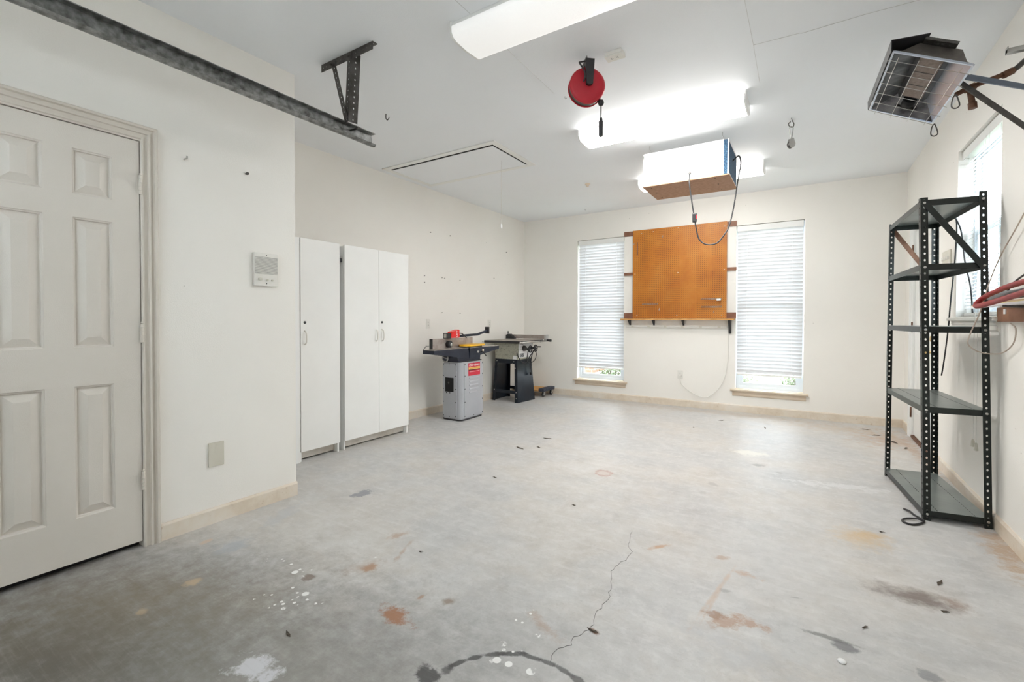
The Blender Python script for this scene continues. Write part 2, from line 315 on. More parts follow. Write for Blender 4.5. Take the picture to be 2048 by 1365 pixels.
# ------------------------------------------------------------------ mesh helpers
ORG = {}
def V3(*a): return Vector(a)
class B:
    def __init__(s): s.bm = bmesh.new()
    def box(s, a, b, M=None):
        x0, x1 = sorted((a[0], b[0])); y0, y1 = sorted((a[1], b[1])); z0, z1 = sorted((a[2], b[2]))
        v = [s.bm.verts.new((M @ V3(x, y, z)) if M else (x, y, z)) for x in (x0, x1) for y in (y0, y1) for z in (z0, z1)]
        for f in ((0, 1, 3, 2), (4, 6, 7, 5), (0, 4, 5, 1), (2, 3, 7, 6), (0, 2, 6, 4), (1, 5, 7, 3)): s.bm.faces.new([v[i] for i in f])
        return s
    def bbox(s, a, b, r=.004, M=None):          # box with bevelled edges
        t = bmesh.new(); bb = B.__new__(B); bb.bm = t; bb.box(a, b)
        bmesh.ops.bevel(t, geom=list(t.edges), offset=r, segments=2, affect='EDGES', profile=.6)
        if M: bmesh.ops.transform(t, matrix=M, verts=t.verts)
        return s.merge(t)
    def merge(s, t):
        mp = {v: s.bm.verts.new(v.co) for v in t.verts}
        for f in t.faces:
            n = s.bm.faces.new([mp[v] for v in f.verts]); n.smooth = f.smooth
        t.free(); return s
    def bar(s, p, q, w, h, up=(0, 0, 1)):       # rectangular bar from p to q
        p, q = Vector(p), Vector(q); d = (q - p); L = d.length; d.normalize()
        x = d.cross(Vector(up))
        if x.length < 1e-4: x = d.cross(V3(1, 0, 0))
        x.normalize(); z = x.cross(d)
        M = Matrix(((x.x, d.x, z.x, p.x), (x.y, d.y, z.y, p.y), (x.z, d.z, z.z, p.z), (0, 0, 0, 1)))
        return s.box((-w / 2, 0, -h / 2), (w / 2, L, h / 2), M)
    def ring(s, c, x, y, r, n): return [s.bm.verts.new(c + x * (r * math.cos(2 * math.pi * i / n)) + y * (r * math.sin(2 * math.pi * i / n))) for i in range(n)]
    def tube(s, pts, r, n=8, caps=True, smooth=True):
        pts = [Vector(p) for p in pts]; rs = r if isinstance(r, (list, tuple)) else [r] * len(pts)
        rings = []; px = None
        for i, p in enumerate(pts):
            d = (pts[min(i + 1, len(pts) - 1)] - pts[max(i - 1, 0)]).normalized()
            if px is None:
                a = V3(0, 0, 1) if abs(d.z) < .9 else V3(1, 0, 0); px = d.cross(a).normalized()
            else: px = (px - d * px.dot(d)).normalized()
            rings.append(s.ring(p, px, d.cross(px), rs[i], n))
        for a, b in zip(rings, rings[1:]):
            for i in range(n):
                f = s.bm.faces.new((a[i], a[(i + 1) % n], b[(i + 1) % n], b[i])); f.smooth = smooth
        if caps: s.bm.faces.new(rings[0][::-1]); s.bm.faces.new(rings[-1])
        return s
    def cyl(s, p, q, r, n=16, r2=None): return s.tube([p, q], [r, r if r2 is None else r2], n)
    def lathe(s, prof, M, n=24):                # prof: (r, z) list around local z
        rings = []
        for r_, z in prof: rings.append([s.bm.verts.new(M @ V3(r_ * math.cos(2 * math.pi * i / n), r_ * math.sin(2 * math.pi * i / n), z)) for i in range(n)])
        for a, b in zip(rings, rings[1:]):
            for i in range(n):
                f = s.bm.faces.new((a[i], a[(i + 1) % n], b[(i + 1) % n], b[i])); f.smooth = True
        s.bm.faces.new(rings[0][::-1]); s.bm.faces.new(rings[-1]); return s
    def prism(s, poly, f0, f1):                 # poly of 2D points mapped through f0 / f1 to 3D
        a = [s.bm.verts.new(f0(*p)) for p in poly]; b = [s.bm.verts.new(f1(*p)) for p in poly]
        n = len(poly); s.bm.faces.new(a); s.bm.faces.new(b[::-1])
        for i in range(n): s.bm.faces.new((a[i], b[i], b[(i + 1) % n], a[(i + 1) % n]))
        return s
    def quad(s, *p): s.bm.faces.new([s.bm.verts.new(q) for q in p]); return s
    def loft(s, secs, closed=True, caps=True, smooth=False):
        rs = [[s.bm.verts.new(p) for p in sec] for sec in secs]; n = len(rs[0])
        for a, b in zip(rs, rs[1:]):
            for i in range(n if closed else n - 1):
                f = s.bm.faces.new((a[i], a[(i + 1) % n], b[(i + 1) % n], b[i])); f.smooth = smooth
        if caps and closed: s.bm.faces.new(rs[0][::-1]); s.bm.faces.new(rs[-1])
        return s
    def perf(s, P0, P1, dirT, w, pitch, hw, hh):  # perforated strip from P0 to P1, width along dirT
        P0, P1, t = Vector(P0), Vector(P1), Vector(dirT).normalized(); d = P1 - P0; L = d.length; d.normalize()
        n = max(1, round(L / pitch)); pc = L / n
        for i in range(n):
            c = P0 + d * (pc * (i + .5)) + t * (w / 2); o = []; k = []
            for j in range(8):
                a = math.pi / 4 * j; ca, sa = math.cos(a), math.sin(a); m = max(abs(ca), abs(sa))
                o.append(s.bm.verts.new(c + t * (ca / m * w / 2) + d * (sa / m * pc / 2))); k.append(s.bm.verts.new(c + t * (ca * hw) + d * (sa * hh)))
            for j in range(8): s.bm.faces.new((o[j], o[(j + 1) % 8], k[(j + 1) % 8], k[j]))
        return s
    def obj(s, name, mat, parent=None, solid=0, label=None, fix=True):
        bm = s.bm
        bmesh.ops.remove_doubles(bm, verts=bm.verts, dist=1e-6)
        if fix: bmesh.ops.recalc_face_normals(bm, faces=bm.faces)
        if parent is not None:
            o0 = ORG.get(parent.name)
        else:
            cs = [v.co for v in bm.verts]
            o0 = V3((min(c.x for c in cs) + max(c.x for c in cs)) / 2, (min(c.y for c in cs) + max(c.y for c in cs)) / 2, min(c.z for c in cs))
        if o0 is not None and o0.length > 0: bmesh.ops.translate(bm, verts=bm.verts, vec=-o0)
        me = bpy.data.meshes.new(name); bm.to_mesh(me); bm.free()
        me.materials.append(MAT[mat] if isinstance(mat, str) else mat)
        ob = bpy.data.objects.new(name, me); col.objects.link(ob)
        if parent is not None:
            ob.parent = parent; ORG[ob.name] = o0
        else:
            ob.location = o0; ORG[ob.name] = o0
        if solid:
            md = ob.modifiers.new('thickness', 'SOLIDIFY'); md.thickness = solid; md.offset = 0
        if label: ob['label'] = label
        if name in ('screw', 'bolt', 'rail_bolt', 'scale_marks', 'mitre_slot', 'tray_crease', 'logo_mark'): ob['kind'] = 'stuff'
        return ob
def empty(name, loc, M=None):
    o = bpy.data.objects.new(name, None); col.objects.link(o); o.empty_display_size = .05
    if M is None: o.location = loc; ORG[o.name] = Vector(loc)
    else: o.matrix_world = M; ORG[o.name] = V3(0, 0, 0)
    return o
def tag(o, label, cat, group=None):
    o['label'] = label; o['category'] = cat
    if group: o['group'] = group
    return o
def struct(o): o['kind'] = 'structure'; return o
def thing(name, loc, label, cat, group=None, M=None): return tag(empty(name, loc, M), label, cat, group)
def smoothpts(p, n=6):                           # Catmull-Rom through points
    p = [Vector(q) for q in p]; out = []
    for i in range(len(p) - 1):
        a, b, c, d = p[max(i - 1, 0)], p[i], p[i + 1], p[min(i + 2, len(p) - 1)]
        for k in range(n):
            t = k / n
            out.append(.5 * ((2 * b) + (c - a) * t + (2 * a - 5 * b + 4 * c - d) * t * t + (3 * b - a - 3 * c + d) * t ** 3))
    return out + [p[-1]]
def frame(o, x, y, z):
    return Matrix(((x[0], y[0], z[0], o[0]), (x[1], y[1], z[1], o[1]), (x[2], y[2], z[2], o[2]), (0, 0, 0, 1)))
def text(name, body, size, M, mat, parent, align='CENTER', ext=.0004, sx=1):
    cu_ = bpy.data.curves.new(name, 'FONT'); cu_.body = body; cu_.size = size; cu_.align_x = align; cu_.align_y = 'CENTER'; cu_.extrude = ext
    t = bpy.data.objects.new(name + '_curve', cu_); col.objects.link(t)
    dg = bpy.context.evaluated_depsgraph_get(); me = bpy.data.meshes.new_from_object(t.evaluated_get(dg))
    bpy.data.objects.remove(t); bpy.data.curves.remove(cu_)
    me.transform(M @ Matrix.Diagonal((sx, 1, 1, 1)))
    me.transform(Matrix.Translation(-ORG[parent.name])); me.materials.clear(); me.materials.append(MAT[mat])
    o = bpy.data.objects.new(name, me); col.objects.link(o); o.parent = parent; ORG[o.name] = ORG[parent.name]; return o

# ------------------------------------------------------------------ room shell
WB1 = (-2.912, -2.185, .27, 2.352); WB2 = (-.738, -.012, .29, 2.345)      # back windows x0,x1,z0,z1
WR = (3.585, 4.45, 1.178, 2.345)                                           # right window y0,y1,z0,z1
DR = (5.11, 5.965, 0, 2.05)                                                # right door opening
DL = (.335, .955, 0, 2.05)                                                 # left door opening
fl = struct(B().box((XL - .3, YR - .2, -.1), (XR + .3, YB + .12, 0)).obj('floor', 'floor'))
struct(B().box((-14, -12, -.3), (14, YR - .21, -.1)).obj('ground_drive', mottle('driveway', (.5, .5, .48), (.58, .57, .55), 2, .8)))
# keep the floor's texture in room coordinates
for v in fl.data.vertices: v.co += fl.location
fl.location = (0, 0, 0); ORG['floor'] = V3(0, 0, 0)
struct(B().box((XL - .3, YR - .2, H), (XR + .3, YB + .3, H + .1)).obj('ceiling', 'ceil'))
b = B()
for x0, x1, z0, z1 in ((XL - T, WB1[0], 0, H), (WB1[1], WB2[0], 0, H), (WB2[1], XR + T, 0, H), (WB1[0], WB1[1], 0, WB1[2]), (WB1[0], WB1[1], WB1[3], H), (WB2[0], WB2[1], 0, WB2[2]), (WB2[0], WB2[1], WB2[3], H)):
    b.box((x0, YB, z0), (x1, YB + T, z1))
struct(b.obj('wall_back', 'wall'))
struct(B().box((XL - T, YJ, 0), (XL, YB, H)).obj('wall_left', 'wall'))
b = B()
for y0, y1, z0, z1 in ((YR, DL[0], 0, H), (DL[1], YJ, 0, H), (DL[0], DL[1], DL[3], H)): b.box((XN - T, y0, z0), (XN, y1, z1))
b.box((XL - T, YJ - .1, 0), (XN - T, YJ, H))
struct(b.obj('wall_left_near', 'wall'))
b = B()
for y0, y1, z0, z1 in ((YR, WR[0], 0, H), (WR[1], DR[0], 0, H), (DR[1], YB, 0, H), (WR[0], WR[1], 0, WR[2]), (WR[0], WR[1], WR[3], H), (DR[0], DR[1], DR[3], H)): b.box((XR, y0, z0), (XR + T, y1, z1))
struct(b.obj('wall_right', 'wall'))
GD = (-2.25, .45, 2.14)                    # garage door behind the camera: x0, x1, height
b = B()
for x0, x1, z0, z1 in ((XN - T, GD[0], 0, H), (GD[1], XR + T, 0, H), (GD[0], GD[1], GD[2], H)): b.box((x0, YR - .1, z0), (x1, YR, z1))
struct(b.obj('wall_rear', 'wall'))
dg = struct(empty('door_3', ((GD[0] + GD[1]) / 2, YR, 0)))
for k in range(3): B().bbox((GD[0] + .002, YR - .07, .004 + k * .53), (GD[1] - .002, YR - .03, .004 + (k + 1) * .53 - .004), .004).obj('section', 'white', dg)
b = B(); n = 5; w = (GD[1] - GD[0] - .004) / n; za, zb = 1.594, GD[2] - .004
for i in range(n):
    xa = GD[0] + .002 + i * w
    for q in ((xa, xa + .05, za, zb), (xa + w - .05, xa + w, za, zb), (xa + .05, xa + w - .05, za, za + .07), (xa + .05, xa + w - .05, zb - .07, zb)): b.box((q[0], YR - .07, q[2]), (q[1], YR - .03, q[3]))
b.obj('window_section', 'white', dg)  # unseen window row, added to let daylight into the near end
for i in range(n):
    xa = GD[0] + .002 + i * w; B().box((xa + .049, YR - .054, za + .069), (xa + w - .049, YR - .048, zb - .069)).obj('pane', 'glass', dg)  # panes of the added, unseen window row
# closing boards behind the two doors so no daylight leaks around them
struct(B().box((XN - T - .03, DL[0] - .1, 0), (XN - T, DL[1] + .1, 2.2)).obj('closing_board_left', 'dark'))
struct(B().box((XR + T, DR[0] - .1, 0), (XR + T + .03, DR[1] + .1, 2.2)).obj('closing_board_right', 'dark'))
# baseboards: .09 high, eased top edge
def baseboard(name, p, q, inward, h=.092, t=.013):
    p, q, n = Vector(p), Vector(q), Vector(inward)
    poly = [(0, 0), (t, 0), (t, h - .012), (t - .006, h), (0, h)]
    return struct(B().prism(poly, lambda a, c: p + n * a + V3(0, 0, c), lambda a, c: q + n * a + V3(0, 0, c)).obj(name, 'base'))
baseboard('baseboard_back', (XL, YB, 0), (XR, YB, 0), (0, -1, 0))
baseboard('baseboard_left', (XL, YJ, 0), (XL, YB - .013, 0), (1, 0, 0))
baseboard('baseboard_left_near', (XN, 1.022, 0), (XN, YJ + .002, 0), (1, 0, 0), .088)
baseboard('baseboard_right', (XR, YR, 0), (XR, DR[0] - .075, 0), (-1, 0, 0), .085)
baseboard('baseboard_right_far', (XR, DR[1] + .075, 0), (XR, YB - .013, 0), (-1, 0, 0), .085)
# taped drywall joints that have opened up on the ceiling
def crack(name, pts, w, z, parent, mat='seam'):
    b = B(); pts = [Vector((*p, z)) for p in pts]
    L_, R_ = [], []
    for i, p in enumerate(pts):
        d = (pts[min(i + 1, len(pts) - 1)] - pts[max(i - 1, 0)]).normalized(); s = V3(-d.y, d.x, 0) * w / 2
        L_.append(b.bm.verts.new(p + s)); R_.append(b.bm.verts.new(p - s))
    for i in range(len(pts) - 1): b.bm.faces.new((L_[i], L_[i + 1], R_[i + 1], R_[i]))
    return b.obj(name, mat, parent, solid=.0012)
ceil = bpy.data.objects['ceiling']
crack('ceiling_joint', [(-.266, 1.2), (-.268, 2.4), (-.266, 3.0), (-.27, 3.5)], .0025, H - .0006, ceil)
crack('ceiling_joint', [(-.266, 3.0), (-.04, 3.012), (-.03, 3.02), (.25, 3.01), (.5, 3.02), (.9, 3.01)], .0035, H - .0006, ceil)
crack('ceiling_joint', [(-1.478, 1.2), (-1.48, 1.9), (-1.49, 2.4), (-1.497, 2.9)], .0025, H - .0006, ceil)
rnd = random.Random(3)
cp = [(-.789, 2.475), (-.76, 2.33), (-.71, 2.205), (-.735, 2.08), (-.729, 1.982), (-.69, 1.87), (-.672, 1.777), (-.685, 1.68), (-.666, 1.6), (-.69, 1.53), (-.692, 1.473), (-.72, 1.42), (-.713, 1.361)]
crack('floor_crack', [(x + rnd.uniform(-.008, .008), y) for x, y in [tuple(v[:2]) for v in smoothpts([(*p, 0) for p in cp], 4)]], .0013, .0005, fl, 'strut')

# ------------------------------------------------------------------ doors
def casing(path, mapf, prof, name, mat, parent):
    # path: (a, z) stations of the inner edge, mitred; prof: (outward offset, proud)
    n = len(path); secs = []
    for i in range(n):
        p = Vector(path[i])
        d0 = (Vector(path[i]) - Vector(path[i - 1])).normalized() if i else None
        d1 = (Vector(path[i + 1]) - Vector(path[i])).normalized() if i < n - 1 else None
        n0 = Vector((-d0.y, d0.x)) if d0 else None; n1 = Vector((-d1.y, d1.x)) if d1 else None
        if n0 is None: m = n1
        elif n1 is None: m = n0
        else: m = (n0 + n1); m = m / m.dot(n0)
        secs.append([mapf(p.x + m.x * o, p.y + m.y * o, h) for o, h in prof])
    return B().loft(secs).obj(name, mat, parent)
PROF = [(0, -.002), (0, .009), (.004, .015), (.011, .016), (.014, .008), (.028, .009), (.031, .019), (.039, .020), (.042, .010), (.052, .012), (.056, .024), (.066, .026), (.071, .018), (.072, -.002)]
d1 = struct(empty('door_1', (XN, .645, 0)))
mapL = lambda a, z, h: (XN + h, a, z)
casing([(.345, 0), (.345, 2.048), (.948, 2.048), (.948, 0)], mapL, PROF, 'casing', 'trimpaint', d1)
b = B()
for y0, y1 in ((.337, .3445), (.9485, .9548)): b.box((XN - .13, y0, .001), (XN + .009, y1, 2.05))
b.box((XN - .13, .337, 2.041), (XN + .009, .9548, 2.0495)); b.obj('jamb', 'trimpaint', d1)
XS = XN + .004; y0, y1, z0, z1 = .3475, .9445, .034, 2.037     # slab front face
cols = [(.455, .598), (.695, .838)]; rows = [(.235, .842), (1.020, 1.618), (1.724, 1.930)]
b = B()
b.box((XS - .036, y0, z0), (XS - .016, y1, z1))
for ya, yb in ((y0, cols[0][0]), (cols[0][1], cols[1][0]), (cols[1][1], y1)): b.box((XS - .016, ya, z0), (XS, yb, z1))
for ya, yb in cols:
    for za, zb in ((z0, rows[0][0]), (rows[0][1], rows[1][0]), (rows[1][1], rows[2][0]), (rows[2][1], z1)): b.box((XS - .016, ya, za), (XS, yb, zb))
b.obj('slab', 'doorpaint', d1)
for ya, yb in cols:
    for za, zb in rows:
        b = B(); st = [(0, 0), (.003, -.004), (.008, -.006), (.0095, -.0155), (.012, -.0155), (.046, -.001)]
        secs = [[(XS + h, ya + o, za + o), (XS + h, yb - o, za + o), (XS + h, yb - o, zb - o), (XS + h, ya + o, zb - o)] for o, h in st]
        b.loft(secs, caps=False); b.quad(*secs[-1]); b.obj('panel', 'doorpaint', d1)
for zc in (1.822, 1.082, .341):
    b = B()
    for k in range(5): b.tube([(XS + .010, .9465, zc - .047 + k * .0188 + .0005), (XS + .010, .9465, zc - .047 + (k + 1) * .0188 - .0008)], .0078, 12, True, False)
    b.lathe([(.002, .048), (.0065, .05), (.005, .056), (.001, .058)], Matrix.Translation((XS + .010, .9465, zc)), 10)
    b.obj('hinge', 'trimpaint', d1)
B().box((XN - .12, .347, .002), (XN - .045, .945, .03)).obj('threshold', 'dark', d1)
# right-hand door by the far corner
d2 = struct(empty('door_2', (XR, 5.54, 0)))
mapR = lambda a, z, h: (XR - h, a, z)
casing([(5.118, 0), (5.118, 2.043), (5.957, 2.043), (5.957, 0)], mapR, PROF, 'casing', 'white', d2)
b = B()
for ya, yb in ((5.111, 5.119), (5.956, 5.964)): b.box((XR - .008, ya, .001), (XR + .12, yb, 2.045))
b.box((XR - .008, 5.111, 2.036), (XR + .12, 5.964, 2.0445)); b.obj('jamb', 'white', d2)
b = B(); b.box((XR + .010, 5.122, .03), (XR + .045, 5.953, 2.032))
b.obj('slab', 'white', d2)
for ya, yb in ((5.23, 5.48), (5.60, 5.85)):
    for za, zb in ((.25, .85), (1.03, 1.62), (1.73, 1.93)):
        b = B(); secs = [[(XR + .0100 - h, ya + o, za + o), (XR + .0100 - h, yb - o, za + o), (XR + .0100 - h, yb - o, zb - o), (XR + .0100 - h, ya + o, zb - o)] for o, h in ((0, -.001), (.004, .004), (.014, .004), (.018, .001), (.04, .005))]
        b.loft(secs, caps=False); b.quad(*secs[-1]); b.obj('panel', 'white', d2)
Mk = frame((XR + .008, 5.19, .886), (0, 0, 1), (0, 1, 0), (-1, 0, 0))
B().lathe([(.03, 0), (.03, .006), (.012, .010), (.012, .035), (.026, .045), (.028, .058), (.018, .068), (.004, .07)], Mk, 18).obj('knob', 'brass', d2)
Mk = frame((XR + .008, 5.19, 1.0), (0, 0, 1), (0, 1, 0), (-1, 0, 0))
B().lathe([(.03, 0), (.03, .008), (.022, .016), (.006, .018)], Mk, 18).obj('deadbolt', 'brass', d2)
for zc in (.25, 1.09, 1.85):
    b = B(); b.cyl((XR - .012, 5.9545, zc - .05), (XR - .012, 5.9545, zc + .05), .007, 10); b.obj('hinge', 'rust', d2)
B().box((XR - .01, 5.121, .001), (XR + .1, 5.955, .024)).obj('threshold', 'rust', d2)

# ------------------------------------------------------------------ windows and blinds
def window(n, x0, x1, z0, z1, M, mull=False, sill='sillwood'):
    # local frame: x along the wall, y outward, z up
    r = struct(empty('window_%d' % n, None, M @ Matrix.Translation(((x0 + x1) / 2, 0, 0)))); dx = (x0 + x1) / 2
    a, c = x0 - dx, x1 - dx
    def fr(b, a, c, z0, z1, w, ya, yb):
        b.box((a, ya, z0), (a + w, yb, z1)); b.box((c - w, ya, z0), (c, yb, z1)); b.box((a + w, ya, z0), (c - w, yb, z0 + w)); b.box((a + w, ya, z1 - w), (c - w, yb, z1)); return b
    fr(B(), a + .001, c - .001, z0 + .001, z1 - .001, .035, .085, .135).obj('window_frame', 'vinyl', r)
    zm = (z0 + z1) / 2
    for k, (za, zb, y) in enumerate(((z0 + .036, zm + .02, .090), (zm - .02, z1 - .036, .112))):
        s = fr(B(), a + .036, c - .036, za, zb, .04, y, y + .02)
        s = s.obj('sash', 'vinyl', r)
        B().box((a + .074, y + .008, za + .038), (c - .074, y + .012, zb - .038)).obj('pane', 'glass', s)
    if mull:
        B().box((-.02, .104, z0 + .04), (.02, .111, zm)).obj('mullion', 'vinyl', r)
    # stool and apron
    poly = [(-.004, .085), (-.004, -.03), (-.010, -.036), (-.020, -.036), (-.026, -.03), (-.026, .0), (-.026, .085)]
    s = B()
    s.bbox((a - .055, -.04, z0 - .026), (c + .055, -.0005, z0 - .002), .006); s.box((a + .001, -.001, z0 - .0), (c - .001, .084, z0 + .004))
    s.obj('stool', sill, r)
    ap = [(0, 0), (-.020, 0), (-.020, -.018), (-.012, -.03), (-.014, -.05), (-.006, -.062), (0, -.062)]
    B().prism(ap, lambda y, z: (a - .03, y, z0 - .026 + z), lambda y, z: (c + .03, y, z0 - .026 + z)).obj('apron', sill, r)
    return r
M_back = frame((0, YB, 0), (1, 0, 0), (0, 1, 0), (0, 0, 1))
M_right = frame((XR, 0, 0), (0, -1, 0), (1, 0, 0), (0, 0, 1))      # local x = -world y
window(1, WB1[0], WB1[1], WB1[2], WB1[3], M_back)
window(2, WB2[0], WB2[1], WB2[2], WB2[3], M_back)
window(3, -WR[1], -WR[0], WR[2], WR[3], M_right, True, 'ivory')
def blind(x0, x1, z0, z1, M, tilt, label, pitch=.0425, y=.042, hw=.025):
    dx = (x0 + x1) / 2; w = (x1 - x0) / 2 - .006
    t = tag(empty('window_blind', None, M @ Matrix.Translation((dx, y, 0))), label, 'blind', 'white slatted window blinds')
    B().bbox((-w, -.025, z1 - .055), (w, .025, z1 - .004), .004).obj('headrail', 'white', t)
    B().bbox((-w, -.032, z1 - .055 - .8 * hw), (w, -.027, z1 - .006), .002).obj('valance', 'white', t)
    B().bbox((-w + .004, -.018, z0), (w - .004, .018, z0 + .022), .005).obj('bottom_rail', 'white', t)
    n = int((z1 - .09 - z0 - .03) / pitch)
    b = B()
    prof = []
    for i in range(7):
        u = -hw + 2 * hw * i / 6; prof.append((u, .14 * hw * (1 - (u / hw) ** 2)))
    prof2 = [(u, z + .1 * hw) for u, z in prof][::-1]
    ct, stt = math.cos(tilt), math.sin(tilt)
    pr = [(u * ct - z * stt, u * stt + z * ct) for u, z in prof + prof2]
    b.loft([[(-w + .003, p[0], p[1]) for p in pr], [(w - .003, p[0], p[1]) for p in pr]])
    first = b.obj('slat', 'slat', t); first.location.z = z1 - .095
    for i in range(1, n):
        o = first.copy(); col.objects.link(o); o.parent = t; o.location.z = z1 - .095 - i * (z1 - .095 - z0 - .05) / (n - 1)
    for x in (-w * .72, 0, w * .72) if w > .4 else (-w * .68, w * .68):
        b = B()
        for yy in (-.026, .026): b.cyl((x, yy * abs(ct) - (.004 if yy < 0 else -.004), z0 + .02), (x, yy * abs(ct) - (.004 if yy < 0 else -.004), z1 - .06), .0011, 5)
        b.obj('ladder_cord', 'white', t)
    return t
tilt = R(-66)
blind(WB1[0] + .004, WB1[1] - .004, .435, WB1[3], M_back, tilt, 'lowered white slatted blind on the back window nearer the table saw')
blind(WB2[0] + .004, WB2[1] - .004, .465, WB2[3], M_back, tilt, 'lowered white slatted blind on the back window nearer the metal shelving')
bl3 = blind(-WR[1] + .004, -WR[0] - .004, WR[2] + .008, WR[3], M_right, R(30), 'white slatted blind with open slats on side-wall window behind shelving', .024, .054, .0125)
# lift cords of the side-wall blind hang below its stool
b = B()
for y, zz in ((3.822, .41), (3.76, .40)):
    b.tube(smoothpts([(XR - .010, y - .01, 2.25), (XR - .043, y, 1.2), (XR - .043, y, .8), (XR - .043, y, zz + .02)], 3), .0012, 5)
lc = tag(b.obj('blind_cord', 'ivory'), 'thin double pull cord of the side-wall blind ending in tassels', 'cord')
for y, zz in ((3.822, .41), (3.76, .40)):
    B().lathe([(.004, .03), (.008, .02), (.010, -.015), (.002, -.018)], Matrix.Translation((XR - .043, y, zz)), 8).obj('tassel', 'beige', lc)

# ------------------------------------------------------------------ fluorescent ceiling lights
def lamp(y0, on, label):
    x0, x1, y1 = -1.612, -.358, y0 + .275
    t = thing('ceiling_light', ((x0 + x1) / 2, (y0 + y1) / 2, H), label, 'light', 'fluorescent wraparound ceiling lights')
    B().box((x0 + .012, y0 + .01, H - .03), (x1 - .012, y1 - .01, H - .0005)).obj('housing', 'white', t)
    prof = [(y0 + .002, H - .026), (y0 + .004, H - .058), (y0 + .016, H - .076), (y0 + .04, H - .086), ((y0 + y1) / 2, H - .092), (y1 - .04, H - .086), (y1 - .016, H - .076), (y1 - .004, H - .058), (y1 - .002, H - .026)]
    b = B(); b.loft([[(x0 + .012, y, z) for y, z in prof], [(x1 - .012, y, z) for y, z in prof]], closed=False, caps=False, smooth=True)
    ln_ = b.obj('lens', on, t, solid=.002)
    if on != 'lens_dim':
        ln_.data.materials.append(MAT['lens_side']); ln_.modifiers[0].offset = 1
        for p in ln_.data.polygons:
            if abs(p.normal.z) < .75: p.material_index = 1
    yc = (y0 + y1) / 2
    for xa, xb in ((x0, x0 + .012), (x1 - .012, x1)):
        pp = [((y - yc) * 1.02 + yc, (z - H) * 1.03 + H) for y, z in prof]; pp = [(pp[0][0], H - .001)] + pp + [(pp[-1][0], H - .001)]
        B().prism(pp, lambda y, z: (xa, y, z), lambda y, z: (xb, y, z)).obj('end_cap', 'white', t)
    return t
lamp(1.905, 'lens_dim', 'dim fluorescent ceiling light with ribbed lens beside the door track')
lamp(3.545, 'lens_on', 'brightly lit fluorescent ceiling light just behind the red cord reel')
lamp(5.165, 'lens_weak', 'lit fluorescent ceiling light mostly hidden behind the hanging white box')

# ------------------------------------------------------------------ garage door track with hanger
t = thing('garage_door_track', (-2.34, .6, 2.25), 'galvanised garage door track hung from a perforated steel angle', 'track')
TX, TZ = -2.335, 2.30
cp = [(-.022, .036), (-.026, .036), (-.026, -.036), (-.020, -.046), (-.004, -.048), (.012, -.044), (.016, -.036), (.013, -.034), (.010, -.040), (-.004, -.044), (-.018, -.042), (-.022, -.034)]
cp = [(-.026, .038), (-.026, -.03), (-.018, -.042), (-.002, -.046), (.012, -.042), (.018, -.032), (.014, -.030), (.009, -.038), (-.002, -.041), (-.015, -.038), (-.022, -.028), (-.022, .034), (.012, .034), (.012, .038)]
B().prism(cp, lambda x, z: (TX + x, -1.2, TZ + z), lambda x, z: (TX + x, 2.02, TZ + z)).obj('rail', 'galv', t)
b = B(); a0, a1 = (-2.56, 1.80, H - .0015), (-2.09, 1.80, H - .0015)
b.perf(a0, a1, (0, 0, -1), .045, .034, .004, .006); b.perf(a0, a1, (0, 1, 0), .035, .034, .004, .006)
b.obj('ceiling_angle', 'strut', t, solid=.003)
b = B(); q0, q1 = (-2.268, 1.796, H - .012), (-2.300, 1.796, 2.33)
b.perf(q0, q1, (-1, 0, 0), .034, .034, .004, .006); b.perf(q0, q1, (0.25, 1, 0), .055, .034, .004, .006)
b.obj('drop_angle', 'strut', t, solid=.003)
b = B(); b.perf((-2.455, 1.792, H - .02), (-2.330, 1.792, 2.34), (1, 0, .25), .034, .034, .004, .006)
b.obj('diagonal_brace', 'strut', t, solid=.003)
b = B()
for p in ((-2.31, 1.79, 2.35), (-2.44, 1.785, 2.70), (-2.285, 1.785, 2.705)): b.cyl(p, (p[0], p[1] - .012, p[2]), .008, 6)
b.cyl((TX - .03, 1.86, TZ + .012), (TX + .05, 1.86, TZ + .012), .006, 8); b.obj('bolt', 'strut', t)

# ------------------------------------------------------------------ cord reel
hx, hy = -1.125, 2.594
nrm = V3(.60, -.80, 0).normalized(); sd = V3(nrm.y * -1, nrm.x, 0) * -1; sd = V3(0, 0, 1).cross(nrm)
t = thing('cord_reel', (hx, hy, 2.43), 'red retractable cord reel with black handle hanging from ceiling hook', 'cord reel')
ctr = V3(hx, hy, 2.553) + nrm * .01
Mr = frame(ctr, sd, (0, 0, 1), nrm)
B().lathe([(.02, .030), (.088, .030), (.102, .026), (.108, .018), (.108, .012)], Mr, 40).obj('front_cover', 'red', t)
B().lathe([(.103, .014), (.103, -.030)], Mr, 40).obj('drum', 'housing', t)
B().lathe([(.108, -.028), (.108, -.035), (.10, -.042), (.02, -.044)], Mr, 40).obj('back_cover', 'red', t)
def rp(a, z, d): return ctr + sd * a + V3(0, 0, z) + nrm * d
poly = [(-.02, .145), (.035, .142), (.026, .0), (.018, -.008), (0, -.01), (-.012, -.004)]
b = B(); b.prism(poly, lambda a, z: rp(a, z, .031), lambda a, z: rp(a, z, .052)); b.prism([(-.02, .145), (.03, .142), (.028, .112), (-.018, .112)], lambda a, z: rp(a, z, -.05), lambda a, z: rp(a, z, .03))
b.obj('handle', 'black', t)
B().tube(smoothpts([rp(0, .187 - .002, 0), rp(0, .165, 0), rp(-.008, .155, 0), rp(0, .147, 0), rp(.008, .155, 0), rp(.002, .164, 0)], 4), .0022, 6).obj('hook', 'black', t)
